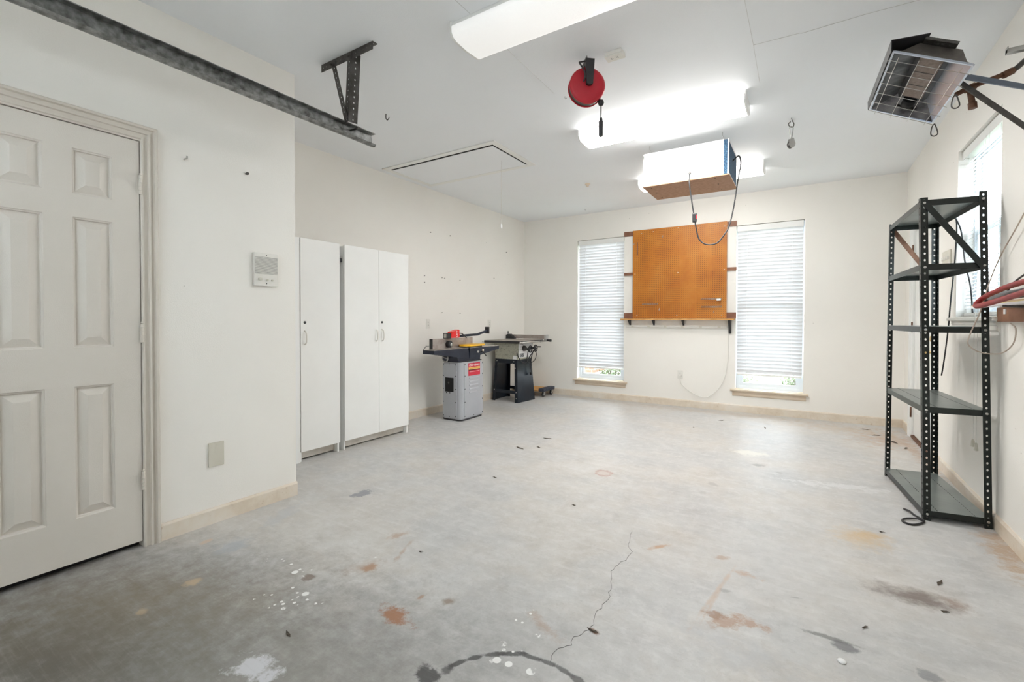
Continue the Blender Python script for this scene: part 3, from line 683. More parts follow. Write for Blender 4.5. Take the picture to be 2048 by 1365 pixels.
B().tube(smoothpts([rp(.0, .135, .04), rp(-.05, .118, .05), rp(-.055, .108, .055), rp(-.028, .065, .055), rp(-.022, .035, .05), rp(-.028, .012, .036)], 6), .005, 8).obj('lead_cord', 'black', t)
px = V3(hx, hy, 0) + sd * .085 + nrm * .02
B().tube([rp(.06, -.085, 0), rp(.085, -.075, 0)], .005, 8).obj('outlet_guide', 'black', t)
Mp = Matrix.Translation((px.x, px.y, 0))
B().lathe([(.002, 2.437), (.014, 2.442), (.019, 2.456), (.014, 2.471), (.002, 2.476)], Mp, 14).obj('stop_ball', 'black', t)
B().cyl((px.x, px.y, 2.345), (px.x, px.y, 2.44), .004, 8).obj('cord', 'black', t)
B().lathe([(.006, 2.368), (.009, 2.36), (.009, 2.35), (.014, 2.345), (.014, 2.262), (.012, 2.255)], Mp, 12).obj('plug', 'black', t)

# ------------------------------------------------------------------ ceiling outlet, sensor, hooks
def duplex(t, M, sc=1):
    B().bbox((-.057 * sc, -.035 * sc, 0), (.057 * sc, .035 * sc, .006), .002, M).obj('cover_plate', 'ivory', t)
    for s in (-1, 1):
        f = B().bbox((s * .020 * sc - .014 * sc, -.016 * sc, .005), (s * .020 * sc + .014 * sc, .016 * sc, .0075), .001, M).obj('receptacle', 'ivory', t)
        b = B()
        for yy in (-.006, .006): b.box((s * .020 * sc - .004, yy * sc - .0012, .007), (s * .020 * sc + .004, yy * sc + .0012, .0080), M)
        b.cyl(M @ V3(s * .020 * sc - s * .008 * sc, 0, .007), M @ V3(s * .020 * sc - s * .008 * sc, 0, .0081), .0022, 8); b.obj('slot', 'dark', f)
Mo = frame((-.968, 2.65, H - .022), (1, 0, 0), (0, -1, 0), (0, 0, -1))
t = thing('ceiling_outlet', (-.968, 2.65, H), 'white duplex power outlet on a raised box on the ceiling', 'outlet')
B().bbox((-.052, -.036, -.022), (.052, .036, .0), .003, Mo).obj('box', 'ivory', t); duplex(t, Mo, .95)
tag(B().lathe([(.03, 0), (.03, -.008), (.018, -.014), (.014, -.03), (.008, -.034)], Matrix.Translation((-2.151, 5.005, H)), 18).obj('ceiling_fitting', 'sillwood'), 'small round tan fitting on ceiling past the attic hatch', 'fitting')
def hook(x, y, label, s=1, group=None):
    o = B().tube(smoothpts([(x, y, H), (x, y, H - .028 * s), (x + .012 * s, y, H - .042 * s), (x + .026 * s, y, H - .034 * s), (x + .027 * s, y, H - .026 * s)], 5), .0028 * s, 6).obj('ceiling_hook', 'black'); return tag(o, label, 'hook', group)
hook(-2.741, 2.487, 'bare black screw hook in ceiling past the end of the door track', 1.2)
hook(-1.452, 2.972, 'tiny screw hook in ceiling beside the red cord reel', .45)
hook(-2.66, 6.103, 'tiny screw hook in ceiling close to the back wall', .5)
# snap hook with pulley
sx, sy = -.105, 4.231
t = thing('pulley', (sx, sy, 2.5), 'small steel pulley on a snap hook hanging from a ceiling eye', 'pulley')
u = V3(.84, .54, 0)
def sp(a, z): return V3(sx, sy, 0) + u * a + V3(0, 0, z)
B().tube(smoothpts([sp(0, H), sp(.006, H - .02), sp(.02, H - .045), sp(.016, H - .066), sp(0, H - .072), sp(-.018, H - .062), sp(-.022, H - .045), sp(-.006, H - .03)], 5), .0032, 7).obj('eye_hook', 'strut', t)
B().tube(smoothpts([sp(0, H - .066), sp(-.014, H - .072), sp(-.013, H - .10), sp(-.006, H - .145), sp(0, H - .155), sp(.006, H - .145), sp(.013, H - .10), sp(.014, H - .072), sp(0, H - .066)], 5), .0035, 7).obj('snap_hook', 'steel', t)
nn = V3(-.54, .84, 0)
Mw = frame(sp(0, 2.535), u, (0, 0, 1), nn)
B().lathe([(.024, -.012), (.025, -.009), (.018, -.003), (.018, .003), (.025, .009), (.024, .012)], Mw, 20).obj('sheave', 'strut', t)
for s in (-1, 1):
    poly = [(.020, -.02), (.026, 0), (.012, .045), (-.012, .045), (-.026, 0), (-.020, -.02), (0, -.033)]
    B().prism(poly, lambda a, c: Mw @ V3(a, c, s * .013), lambda a, c: Mw @ V3(a, c, s * .0155)).obj('cheek', 'steel', t)

# ------------------------------------------------------------------ attic hatch
t = thing('attic_hatch', (-3.045, 3.73, H), 'white attic hatch with trim frame and pull cord in the ceiling', 'hatch')
x0, x1, y0, y1 = -3.762, -2.328, 3.355, 4.102
for a, c in (((x0, y0), (x1, y0 + .06)), ((x0, y1 - .06), (x1, y1)), ((x0, y0 + .06), (x0 + .06, y1 - .06)), ((x1 - .06, y0 + .06), (x1, y1 - .06))):
    B().bbox((a[0], a[1], H - .009), (c[0], c[1], H - .0005), .002).obj('trim_board', 'white', t)
B().box((x0 + .06, y0 + .06, H - .003), (x1 - .06, y1 - .06, H - .0005)).obj('shadow_gap', 'dark', t)
B().bbox((x0 + .063, y0 + .094, H - .008), (x1 - .082, y1 - .062, H - .003), .002).obj('panel', 'ceil', t)
pc = B().cyl((-2.545, 3.795, 2.10), (-2.545, 3.795, H - .012), .0016, 6).obj('pull_cord', 'ivory', t)
B().lathe([(.002, 2.105), (.008, 2.095), (.011, 2.075), (.008, 2.06), (.002, 2.058)], Matrix.Translation((-2.545, 3.795, 0)), 10).obj('pull_knob', 'white', pc)

# ------------------------------------------------------------------ hanging air filter box
t = thing('air_filter_box', (-.895, 4.45, 2.36), 'white box with blue filter side hanging under the ceiling lights', 'air filter')
bx0, bx1, by0, by1, bz0, bz1 = -1.262, -.545, 4.20, 4.70, 2.372, 2.662
B().box((bx0 + .012, by0 + .004, bz0 + .004), (bx1 - .041, by1, bz1)).obj('cabinet', 'white', t)
B().bbox((bx0 + .012, by0 - .002, bz0 + .002), (-.955, by0 + .005, bz1 + .002), .001).obj('front_panel', 'labelwhite', t)
B().bbox((-.952, by0 - .002, bz0 + .002), (bx1 - .040, by0 + .005, bz1 + .002), .001).obj('front_panel', 'labelwhite', t)
bp_ = B().bbox((bx0 - .004, by0 - .004, bz0 - .008), (bx1 + .004, by1 + .004, bz0 + .002), .001).obj('bottom_panel', 'hard', t)
b = B()
for x in (-1.2, -.66):
    for y in (4.26, 4.44, 4.63): b.cyl((x, y, bz0 - .0095), (x, y, bz0 - .006), .006, 8)
b.obj('screw', 'dark', bp_)
B().box((bx0, by0 + .004, bz0 + .002), (bx0 + .012, by1, bz1)).obj('side_flange', 'galv', t)
B().box((bx1 - .040, by0 - .001, bz0 + .004), (bx1 - .012, by1 - .002, bz1 - .002)).obj('filter_edge', 'filter', t)
b = B(); xa, xb = bx1 - .011, bx1
for y0_, y1_, za, zb in ((by0, by1, bz0 + .003, bz0 + .014), (by0, by1, bz1 - .011, bz1), (by0, by0 + .012, bz0 + .014, bz1 - .011), (by1 - .012, by1, bz0 + .014, bz1 - .011)): b.box((xa, y0_, za), (xb, y1_, zb))
b.obj('filter_frame', 'white', t)
B().box((bx1 - .0115, by0 + .012, bz0 + .014), (bx1 - .003, by1 - .012, bz1 - .011)).obj('filter_media', 'filter', t)
for x in (-1.209, -.60):
    for y in (4.235, 4.66):
        b = B(); b.tube([(x, y, H), (x, y, H - .03), (x + .006, y, H - .04), (x + .004, y, H - .052), (x, y, bz1 - .004)], .0022, 6); b.obj('hanger', 'steel', t)
cd = B().tube(smoothpts([(-.854, by0 - .004, 2.425), (-.854, 4.18, 2.40), (-.850, 4.17, 2.32), (-.828, 4.18, 2.149), (-.812, 4.19, 2.04), (-.798, 4.19, 1.952), (-.773, 4.19, 1.851), (-.716, 4.19, 1.799), (-.638, 4.20, 1.801), (-.588, 4.21, 1.855), (-.55, 4.23, 1.926), (-.527, 4.26, 2.03), (-.515, 4.35, 2.184), (-.495, 4.36, 2.35), (-.476, 4.38, 2.49), (-.496, 4.42, 2.575), (bx1 - .002, 4.45, 2.55)], 5), .0055, 8).obj('power_cord', 'black', t)
B().bbox((-.828, 4.176, 1.995), (-.792, 4.204, 2.075), .010).obj('inline_switch', 'black', cd)
B().box((-.797, 4.172, 2.02), (-.789, 4.185, 2.055)).obj('rocker', 'red', cd)
B().lathe([(.012, 0), (.012, .006), (.006, .01)], frame((-.854, by0 - .002, 2.425), (1, 0, 0), (0, 0, 1), (0, -1, 0)), 12).obj('grommet', 'strut', cd)

# ------------------------------------------------------------------ radiant heater on the right wall
Lv = V3(-.0441, .9983, -.0378).normalized(); Sv = V3(-.8918, .0286, .4515); Sv = (Sv - Lv * Sv.dot(Lv)).normalized()
Nv = Sv.cross(Lv).normalized()
if Nv.z > 0: Nv = -Nv                      # Nv points out of the heater's mouth, down into the room
TR_ = V3(.5985, 2.7362, 2.249)
t = thing('radiant_heater', TR_, 'gas radiant heater with polished reflector and wire guard above shelving', 'heater')
HW, HL = .30, .60
def hp(s, l, d): return TR_ + Sv * s + Lv * l - Nv * d       # d: height behind the mouth
iw0, iw1, dep = .085, .215, .058
il0, il1 = .06, HL - .11
def strip(q, name, mat): return B().quad(*q).obj(name, mat, t, solid=.0025)
strip([hp(0, 0, 0), hp(0, HL, 0), hp(iw0, il1, dep), hp(iw0, il0, dep)], 'reflector_side', 'reflector')
strip([hp(HW, 0, 0), hp(HW, HL, 0), hp(iw1, il1, dep), hp(iw1, il0, dep)], 'reflector_side', 'dark_reflection')
strip([hp(0, 0, 0), hp(HW, 0, 0), hp(iw1, il0, dep), hp(iw0, il0, dep)], 'reflector_end', 'housing')
strip([hp(0, HL, 0), hp(HW, HL, 0), hp(iw1, il1, dep), hp(iw0, il1, dep)], 'reflector_end', 'dark_reflection')
B().bar(hp(.10, HL - .045, .020), hp(.20, HL - .045, .020), .004, .022, Lv).obj('igniter_plate', 'strut', t)
B().cyl(hp(.15, HL - .10, .05), hp(.15, HL - .06, .036), .03, 14).obj('burner_tube', 'dark', t)
b = B(); b.loft([[hp(iw0, il0, dep), hp(iw1, il0, dep), hp(iw1, il1, dep), hp(iw0, il1, dep)], [hp(iw0 + .005, il0 + .01, dep + .022), hp(iw1 - .005, il0 + .01, dep + .022), hp(iw1 - .005, il1, dep + .022), hp(iw0 + .005, il1, dep + .022)]])
b.obj('burner_box', 'housing', t)
cb = B(); cb.loft([[hp(iw0 + .02, il0 + .02, dep - .02), hp(iw1 - .02, il0 + .02, dep - .02), hp(iw1 - .02, il1 - .03, dep - .02), hp(iw0 + .02, il1 - .03, dep - .02)], [hp(iw0 + .02, il0 + .02, dep + .001), hp(iw1 - .02, il0 + .02, dep + .001), hp(iw1 - .02, il1 - .03, dep + .001), hp(iw0 + .02, il1 - .03, dep + .001)]])
cb = cb.obj('burner_tile', 'ceramic', t)
for k in (1, 2):
    l = il0 + .02 + (il1 - il0 - .05) * k / 3; B().bar(hp(iw0 + .02, l, dep - .021), hp(iw1 - .02, l, dep - .021), .003, .002, -Nv).obj('tile_joint', 'strut', cb)
for s in (-1, 1):
    sx_ = (iw0 if s < 0 else iw1)
    B().quad(hp(sx_, il0 + .01, dep - .001), hp(sx_, il1 - .01, dep - .001), hp(sx_ + s * -.018, il1 - .01, dep - .03), hp(sx_ + s * -.018, il0 + .01, dep - .03)).obj('inner_baffle', 'black', t, solid=.002)
# rolled lip around the mouth
b = B()
for p, q in ((hp(0, 0, 0), hp(HW, 0, 0)), (hp(0, 0, 0), hp(0, HL, 0)), (hp(0, HL, 0), hp(HW, HL, 0)), (hp(HW, 0, 0), hp(HW, HL, 0))): b.bar(p, q, .008, .008, -Nv)
b.obj('rim', 'reflector', t)
# dark outer shield on the room side, bent over the back
b = B(); b.quad(hp(HW + .008, -.02, -.01), hp(HW + .008, HL, -.01), hp(HW + .030, HL, .03), hp(HW + .030, -.03, .03)); b.quad(hp(HW + .030, -.03, .03), hp(HW + .030, HL, .03), hp(iw1 - .01, HL - .1, .088), hp(iw1 - .01, -.02, .088))
b.obj('side_shield', 'black', t, solid=.003)
b = B()
for k in range(4): c0 = hp(.10 + k * .028, .02, .082); b.cyl(c0, c0 + Sv * .02, .012, 10)
b.bar(hp(.09, .02, .078), hp(.215, .02, .078), .04, .012, -Nv); b.obj('gas_valve', 'strut', t)
b = B(); b.loft([[hp(.02, .005, .004), hp(HW - .02, .005, .004), hp(iw1 + .01, il0 - .02, .075), hp(iw0 - .02, il0 - .02, .075)], [hp(.02, .012, .004), hp(HW - .02, .012, .004), hp(iw1 + .01, il0 - .01, .075), hp(iw0 - .02, il0 - .01, .075)]]); b.obj('end_plate', 'housing', t)
b = B()
for k in range(6): l = .05 + k * (HL - .06) / 5; b.tube([hp(-.012, l, -.014), hp(HW + .006, l, -.014)], .0014, 6)
for k in range(4): s = .03 + k * (HW - .06) / 3; b.tube([hp(s, .004, -.018), hp(s, HL + .012, -.018)], .0014, 6)
b.obj('wire_guard', 'steel', t)
for l in (.24, .58):
    c0 = hp(-.012, l, -.016)
    B().tube(smoothpts([c0 + V3(0, 0, .004), c0 + V3(-.01, 0, -.012), c0 + V3(-.014, 0, -.05), c0 + V3(.0, 0, -.062), c0 + V3(.014, 0, -.05), c0 + V3(.006, 0, -.012), c0 + V3(0, 0, .004)], 4), .003, 6).obj('snap_link', 'strut', t)
def wallpt(px_, py_):                       # the arms run on to the wall just outside the frame
    d = cf + cr2 * ((px_ - cxp) / fpx) - cu2 * ((py_ - cyp) / fpx); k = XR / d.x; return V3(XR, d.y * k, cam_h + d.z * k)
b1 = wallpt(2066, 177); b2 = wallpt(2066, 264)
B().bar(hp(.012, .16, .03), b1, .006, .026, (0, 0, 1)).obj('bracket_arm', 'bracketblue', t)
B().bar(hp(.012, .20, .025), b2, .006, .026, (0, 0, 1)).obj('bracket_arm', 'strut', t)
B().box((XR - .006, b1.y - .03, b2.z - .06), (XR - .0005, b1.y + .03, b1.z + .05)).obj('wall_plate', 'strut', t)
# rusty gas pipe
t = thing('gas_pipe', (XR - .02, 3.1, 2.2), 'rusty iron gas pipe with drip leg feeding the heater', 'pipe')
gp = [V3(.60, 3.012, 2.237), V3(.650, 3.03, 2.263), V3(.755, 3.06, 2.297), V3(.80, 3.07, 2.315), V3(XR - .02, 3.09, 2.40), V3(XR - .02, 3.0, 2.60)]
B().tube([gp[0], gp[1]], .011, 10).obj('pipe', 'rust', t); B().tube([gp[1], gp[3]], .011, 10).obj('pipe', 'rust', t)
B().tube(smoothpts([gp[3], V3(.83, 3.08, 2.34), V3(XR - .03, 3.09, 2.40), V3(XR - .025, 3.05, 2.52), V3(XR - .022, 2.98, 2.66)], 4), .012, 8).obj('flexible_hose', 'strut', t)
B().tube([gp[1] - (gp[1] - gp[0]).normalized() * .022, gp[1] + (gp[2] - gp[1]).normalized() * .022], .016, 10).obj('tee', 'rust', t)
B().tube([gp[1], gp[1] + V3(.012, .005, -.075)], .012, 10).obj('drip_leg', 'rust', t)
B().tube([gp[1] + V3(.012, .005, -.072), gp[1] + V3(.014, .005, -.10)], .017, 8).obj('cap', 'rust', t)
B().tube([gp[3] - V3(.03, .008, .014), gp[3] + V3(.006, .002, .004)], .016, 8).obj('coupling', 'rust', t)
o = B().bbox((.765, 2.985, 2.372), (XR - .0005, 3.015, 2.392), .002)
o.box((.765, 2.985, 2.372), (.768, 3.015, 2.40)); tag(o.obj('wall_channel', 'steel'), 'short pale metal channel sticking out of the wall above the gas pipe', 'bracket')

# ------------------------------------------------------------------ intercom and plates
t = thing('intercom', (XN, 1.576, 1.357), 'beige wall intercom with slotted speaker grille and small knobs', 'intercom')
iy0, iy1, iz0, iz1 = 1.503, 1.649, 1.357, 1.558
B().bbox((XN + .0005, iy0, iz0), (XN + .02, iy1, iz1), .003).obj('body', 'ivory', t)
B().box((XN + .0195, iy0 + .003, 1.43), (XN + .0203, iy1 - .003, 1.536)).obj('grille_backing', 'dark', t)
b = B()
for k in range(20): z = 1.431 + k * .0054; b.box((XN + .020, iy0 + .002, z), (XN + .0225, iy1 - .002, z + .0036))
b.obj('grille', 'ivory', t)
for y, r_, h in ((1.534, .009, .016), (1.582, .0055, .012), (1.610, .0055, .012)):
    B().lathe([(r_ * 1.1, 0), (r_ * 1.05, h * .3), (r_, h), (r_ * .4, h + .002)], frame((XN + .02, y, 1.397 if r_ > .008 else 1.393), (0, 1, 0), (0, 0, 1), (1, 0, 0)), 14).obj('knob', 'beige', t)
b = B()
for z in (1.5435, 1.372): b.cyl((XN + .019, 1.577, z), (XN + .0212, 1.577, z), .0032, 8)
b.obj('screw', 'dark', t)
t = thing('wall_plate', (XN, 1.29, .32), 'blank beige cover plate low on the near wall', 'wall plate')
B().bbox((XN + .0005, 1.25, .321), (XN + .008, 1.331, .456), .002).obj('plate', 'beige', t)
b = B(); b.cyl((XN + .007, 1.29, .335), (XN + .009, 1.29, .335), .003, 8); b.cyl((XN + .007, 1.29, .442), (XN + .009, 1.29, .442), .003, 8); b.obj('screw', 'beige', t)
def woutlet(name, M, label, loc):
    t = thing(name, loc, label, 'outlet'); duplex(t, M); return t
woutlet('wall_outlet', frame((XL, 4.15, 1.105), (0, 0, 1), (0, -1, 0), (1, 0, 0)), 'white duplex outlet on left wall between cabinets and jointer', (XL, 4.15, 1.05))
woutlet('wall_outlet', frame((XL, 5.43, 1.10), (0, 0, 1), (0, -1, 0), (1, 0, 0)), 'white duplex outlet on left wall above the table saw', (XL, 5.43, 1.04))
woutlet('wall_outlet', frame((-1.405, YB, .427), (0, 0, 1), (1, 0, 0), (0, -1, 0)), 'white duplex outlet low on the back wall between the windows', (-1.405, YB, .37))
t = thing('switch_plate', (XR, 4.69, 1.56), 'wide beige light switch plate on side wall behind the shelving', 'switch')
B().bbox((XR - .012, 4.58, 1.565), (XR - .0005, 4.80, 1.68), .003).obj('plate', 'beige', t)
for y in (4.61, 4.665, 4.715, 4.77): B().bbox((XR - .024, y - .006, 1.61), (XR - .011, y + .006, 1.635), .002).obj('toggle', 'ivory', t)
# nails left in the walls
for y, z in ((4.185, 2.215), (4.548, 2.229), (5.867, 2.184), (4.08, 1.68), (4.08, 1.602), (4.394, 1.68), (4.442, 1.678), (4.75, 1.675), (4.394, 1.242), (4.751, 1.24), (5.535, 1.763)):
    r_ = .006 if z > 2 else .0045
    o = B().lathe([(r_ * .5, 0), (r_ * .5, .012), (r_, .012), (r_, .016)], frame((XL, y, z), (0, 1, 0), (0, 0, 1), (1, 0, 0)), 8).obj('wall_nail', 'strut')
    tag(o, 'dark nail high on the left wall near the hatch cord' if z > 2.2 else 'dark nail near the back corner of the left wall' if y > 5.4 else 'small dark nail at door-head height of left wall above jointer' if z > 1.5 else 'small dark nail in the left wall just above the jointer switch', 'nail', 'nails in the left wall')
tag(B().tube([(XN, 1.144, 2.009), (XN + .035, 1.144, 2.009), (XN + .036, 1.144, 2.02)], .0042, 8).obj('wall_peg', 'steel'), 'short steel peg in the wall right beside the door casing', 'peg')
tag(B().lathe([(.006, 0), (.006, .012), (.009, .014), (.008, .02)], frame((XN, 1.468, 2.018), (0, 1, 0), (0, 0, 1), (1, 0, 0)), 8).obj('wall_screw', 'strut'), 'dark screw head in the wall above the intercom', 'screw')

# ------------------------------------------------------------------ storage cabinets
XC = -3.405                                  # door front plane
def cabinet(y0, y1, ndoor, label):
    t = thing('storage_cabinet', (-3.62, (y0 + y1) / 2, 0), label, 'cabinet', 'white tall storage cabinets')
    xb = XL + .016; xf = XC - .019; top = 1.80
    for y in (y0, y1 - .016): B().box((xb, y, .0), (xf, y + .016, top)).obj('side_panel', 'white', t)
    B().box((xb, y0 + .016, top - .016), (xf, y1 - .016, top)).obj('top_panel', 'white', t)
    B().box((xb, y0 + .016, .08), (xf - .002, y1 - .016, .096)).obj('bottom_panel', 'white', t)
    B().box((xb, y0 + .016, .1), (xb + .006, y1 - .016, top - .016)).obj('back_panel', 'white', t)
    B().box((xf - .06, y0 + .016, .012), (xf - .045, y1 - .016, .08)).obj('toe_kick', 'kick', t)
    wd = (y1 - y0) / ndoor
    for k in range(ndoor):
        a, c = y0 + k * wd + .0015, y0 + (k + 1) * wd - .0015
        d = B().bbox((XC - .017, a, .082), (XC, c, 1.81), .0015).obj('door', 'white', t)
        hy_ = a + .035 if (ndoor == 1 or k == 1) else c - .035
        pts = smoothpts([(XC - .001, hy_, .95), (XC + .022, hy_, .965), (XC + .028, hy_, 1.005), (XC + .022, hy_, 1.045), (XC - .001, hy_, 1.06)], 4)
        B().tube(pts, .0055, 8).obj('handle', 'ivory', d)
        if not (ndoor == 2 and k == 0): B().lathe([(.011, 0), (.011, .003), (.004, .004)], frame((XC - .0005, hy_, 1.128), (0, 1, 0), (0, 0, 1), (1, 0, 0)), 16).obj('lock', 'black', d)
    for y in (y0 + .001, y1 - .055): B().box((xf - .044, y, .0), (xf, y + .054 if y < (y0 + y1) / 2 - .1 else y1 - .001, .0)) if False else None
    return t
MAT['kick'] = mottle('worn_toe_kick', (.55, .50, .43), (.68, .64, .58), 9, .6)
cabinet(2.195, 2.565, 1, 'narrow white single-door storage cabinet against the jog in the wall')
t = cabinet(2.612, 3.385, 2, 'wide white double-door storage cabinet next to the jointer')
# loose white side board of the first cabinet and the black catch in the gap
tag(B().bbox((XC - .022, 2.05, .0), (XC - .004, 2.191, 1.807), .0015).obj('filler_board', 'white'), 'narrow white filler board between the wall jog and single-door cabinet', 'board')
B().bbox((XC - .075, 2.572, 1.655), (XC - .03, 2.612, 1.69), .003).obj('door_catch', 'black', t)

# ------------------------------------------------------------------ jointer
jx0, jx1, jy0, jy1, jz = -3.555, -3.275, 4.065, 4.49, .668
t = thing('jointer', ((jx0 + jx1) / 2, (jy0 + jy1) / 2, 0), 'grey floor-standing jointer with red label and yellow cutter guard', 'jointer')
r_ = .055
def rrect(x0, x1, y0, y1, r, n=6):
    p = []
    for cx_, cy_, a0 in ((x1 - r, y1 - r, 0), (x0 + r, y1 - r, 90), (x0 + r, y0 + r, 180), (x1 - r, y0 + r, 270)):
        for k in range(n + 1): a = R(a0 + 90 * k / n); p.append((cx_ + r * math.cos(a), cy_ + r * math.sin(a)))
    return p
rr = rrect(jx0, jx1, jy0, jy1, r_)
b = B()
cut = (-3.503, -3.375, .325, .49)
b.prism(rr, lambda x, y: (x, y, .018), lambda x, y: (x, y, jz)); body = b.obj('base', 'jgrey', t)
B().prism(rrect(jx0 - .004, jx1 + .004, jy0 - .004, jy1 + .004, r_), lambda x, y: (x, y, 0), lambda x, y: (x, y, .018)).obj('foot_plate', 'black', t)
# front panel (faces the door side) as a frame around the motor opening
b = B(); ya, yb = jy0 - .006, jy0 + .001
for x0_, x1_, z0_, z1_ in ((-3.535, cut[0], .03, .655), (cut[1], -3.333, .03, .655), (cut[0], cut[1], .03, cut[2]), (cut[0], cut[1], cut[3], .655)): b.box((x0_, ya, z0_), (x1_, yb, z1_))
b.obj('front_panel', 'jgrey', t)
B().box((cut[0], jy0 - .0025, cut[2]), (cut[1], jy0 + .001, cut[3])).obj('motor_opening', 'dark', t)
B().cyl((-3.452, jy0 - .004, .43), (-3.452, jy0 - .001, .43), .012, 16).obj('motor_shaft', 'strut', t)
b = B()
for x in (-3.525, -3.345):
    for z in (.05, .21, .36, .51, .64): b.cyl((x, ya - .002, z), (x, ya + .002, z), .006, 8)
for x in (-3.48, -3.43): b.cyl((x, ya - .002, .315), (x, ya + .002, .315), .007, 8)
for z in (.04, .648): b.cyl((-3.435, ya - .002, z), (-3.435, ya + .002, z), .005, 8)
b.obj('screw', 'dark', t)
B().box((jx1 - .001, 4.122, .03), (jx1 + .006, 4.478, .655)).obj('side_panel', 'jgrey', t)
b = B()
for y in (4.133, 4.468):
    for z in (.05, .21, .36, .51, .64): b.cyl((jx1 + .004, y, z), (jx1 + .008, y, z), .006, 8)
for z in (.04, .648): b.cyl((jx1 + .004, 4.30, z), (jx1 + .008, 4.30, z), .005, 8)
b.obj('screw', 'dark', t)
lx = jx1 + .006
for k in range(5):
    z = .305 + k * .042
    B().prism([(0, 0), (.007, .001), (.006, .006), (0, .016)], lambda x, zz: (lx + x, 4.215, z + zz), lambda x, zz: (lx + x, 4.385, z + zz)).obj('louvre', 'jgrey', t)
lb = B().box((lx, 4.195, .505), (lx + .0015, 4.42, .652)).obj('label', 'crimson', t)
B().box((lx + .001, 4.20, .577), (lx + .0022, 4.415, .602)).obj('label_band', 'gold', lb)
B().box((lx + .001, 4.20, .566), (lx + .0022, 4.415, .576)).obj('label_stripe', 'dark', lb)
Mt = frame((lx + .0022, 4.308, .624), (0, 1, 0), (0, 0, 1), (1, 0, 0))
text('lettering', 'CRAFTSMAN', .036, Mt, 'labelwhite', lb, sx=.98)
b = B(); b.box((lx + .001, 4.22, .587), (lx + .0026, 4.40, .5895)); b.obj('fine_print', 'brown', lb)
b = B(); b.box((lx + .001, 4.215, .549), (lx + .0026, 4.405, .552)); b.obj('fine_print', 'labelwhite', lb)
# head casting and tapered tables
b = B(); b.loft([[(x, y, jz + .001) for x, y in ((-3.53, 4.07), (-3.30, 4.07), (-3.30, 4.46), (-3.53, 4.46))], [(x, y, .80) for x, y in ((-3.50, 4.0), (-3.315, 4.0), (-3.315, 4.50), (-3.50, 4.50))]]); b.obj('head_casting', 'navy', t)
b = B(); b.box((-3.55, jy0 + .01, jz), (-3.285, 4.475, jz + .012)); b.obj('head_flange', 'black', t)
tz = .828; tx0, tx1 = -3.462, -3.300
def table(y0, y1, near):
    d = 1 if near else -1; ye = y0 if near else y1; yi = y1 if near else y0
    poly = [(ye, tz), (yi, tz), (yi, tz - .12), (yi - d * .16, tz - .10), (ye + d * .05, tz - .042), (ye, tz - .04)]
    tb = B().prism(poly, lambda y, z: (tx0, y, z - .004), lambda y, z: (tx1, y, z - .004)).obj('table', 'navy', t)
    B().box((tx0, y0, tz - .004), (tx1, y1, tz)).obj('table_top', 'castiron', tb)
table(3.65, 4.235, True); table(4.265, 4.87, False)
b = B(); b.box((tx0 - .05, 3.98, tz - .09), (tx0, 4.5, tz - .02)); b.obj('fence_bridge', 'black', t)
fe = B().box((tx0 - .02, 3.80, tz + .002), (tx0 + .006, 4.52, tz + .112)).obj('fence', 'fence', t)
B().box((tx0 - .03, 3.785, tz - .005), (tx0 + .006, 3.80, tz + .112)).obj('fence_end', 'black', fe)
B().tube([(tx0 - .03, 3.79, tz + .035), (tx0 - .06, 3.765, tz + .032), (tx0 - .085, 3.745, tz - .012)], .006, 8).obj('lock_lever', 'steel', fe)
b = B(); b.lathe([(.03, -.03), (.04, -.02), (.04, .02), (.03, .03)], frame((tx0 + .03, 4.05, tz + .045), (0, 1, 0), (0, 0, 1), (1, 0, 0)), 18); b.obj('tilt_knob', 'black', t)
B().lathe([(.022, 0), (.022, .004), (.006, .006)], frame((tx0 + .061, 4.055, tz + .04), (0, 1, 0), (0, 0, 1), (1, 0, 0)), 14).obj('knob_face', 'steel', t)
gd = rrect(-3.455, -3.285, 4.20, 4.60, .08)
b = B(); b.prism(gd, lambda x, y: (x, y, tz + .016), lambda x, y: (x, y, tz + .034)); b.obj('cutter_guard', 'yellow', t)
B().prism(rrect(-3.36, -3.30, 4.28, 4.52, .02), lambda x, y: (x, y, tz + .001), lambda x, y: (x, y, tz + .016)).obj('guard_base', 'black', t)
# power switch box, arm with push paddle
sw = B().bbox((tx0 - .01, 3.99, tz + .112), (tx0 + .05, 4.06, tz + .175), .004).obj('switch_box', 'black', t)
B().box((tx0 + .005, 3.987, tz + .12), (tx0 + .04, 3.9905, tz + .165)).obj('switch_plate', 'steel', sw)
b = B(); b.prism([(4.06, .118), (4.205, .118), (4.215, .135), (4.21, .205), (4.195, .212), (4.07, .185)], lambda y, z: (tx0 - .01, y, tz + z), lambda y, z: (tx0 + .05, y, tz + z)); sp_ = b.obj('stop_paddle', 'brightred', sw)
text('lettering', 'OFF', .044, frame((tx0 + .0508, 4.165, tz + .163), (0, 0, 1), (0, -1, 0), (1, 0, 0)), 'labelwhite', t)
B().tube(smoothpts([(tx0 + .02, 4.21, tz + .16), (tx0 + .03, 4.27, tz + .165), (tx0 + .03, 4.34, tz + .13), (tx0 + .02, 4.38, tz + .11)], 4), .006, 8).obj('switch_cord', 'black', t)
b = B(); b.bar((tx0 - .02, 4.2, tz + .13), (tx0 - .02, 4.66, tz + .142), .022, .028); b.bar((tx0 - .02, 4.65, tz + .142), (tx0 - .02, 4.86, tz + .185), .022, .024); b.obj('switch_arm', 'navy', t)
b = B(); b.bar((tx0 - .02, 4.865, tz + .15), (tx0 - .02, 4.865, tz + .235), .06, .016, (0, 1, 0)); b.obj('arm_plate', 'black', t)
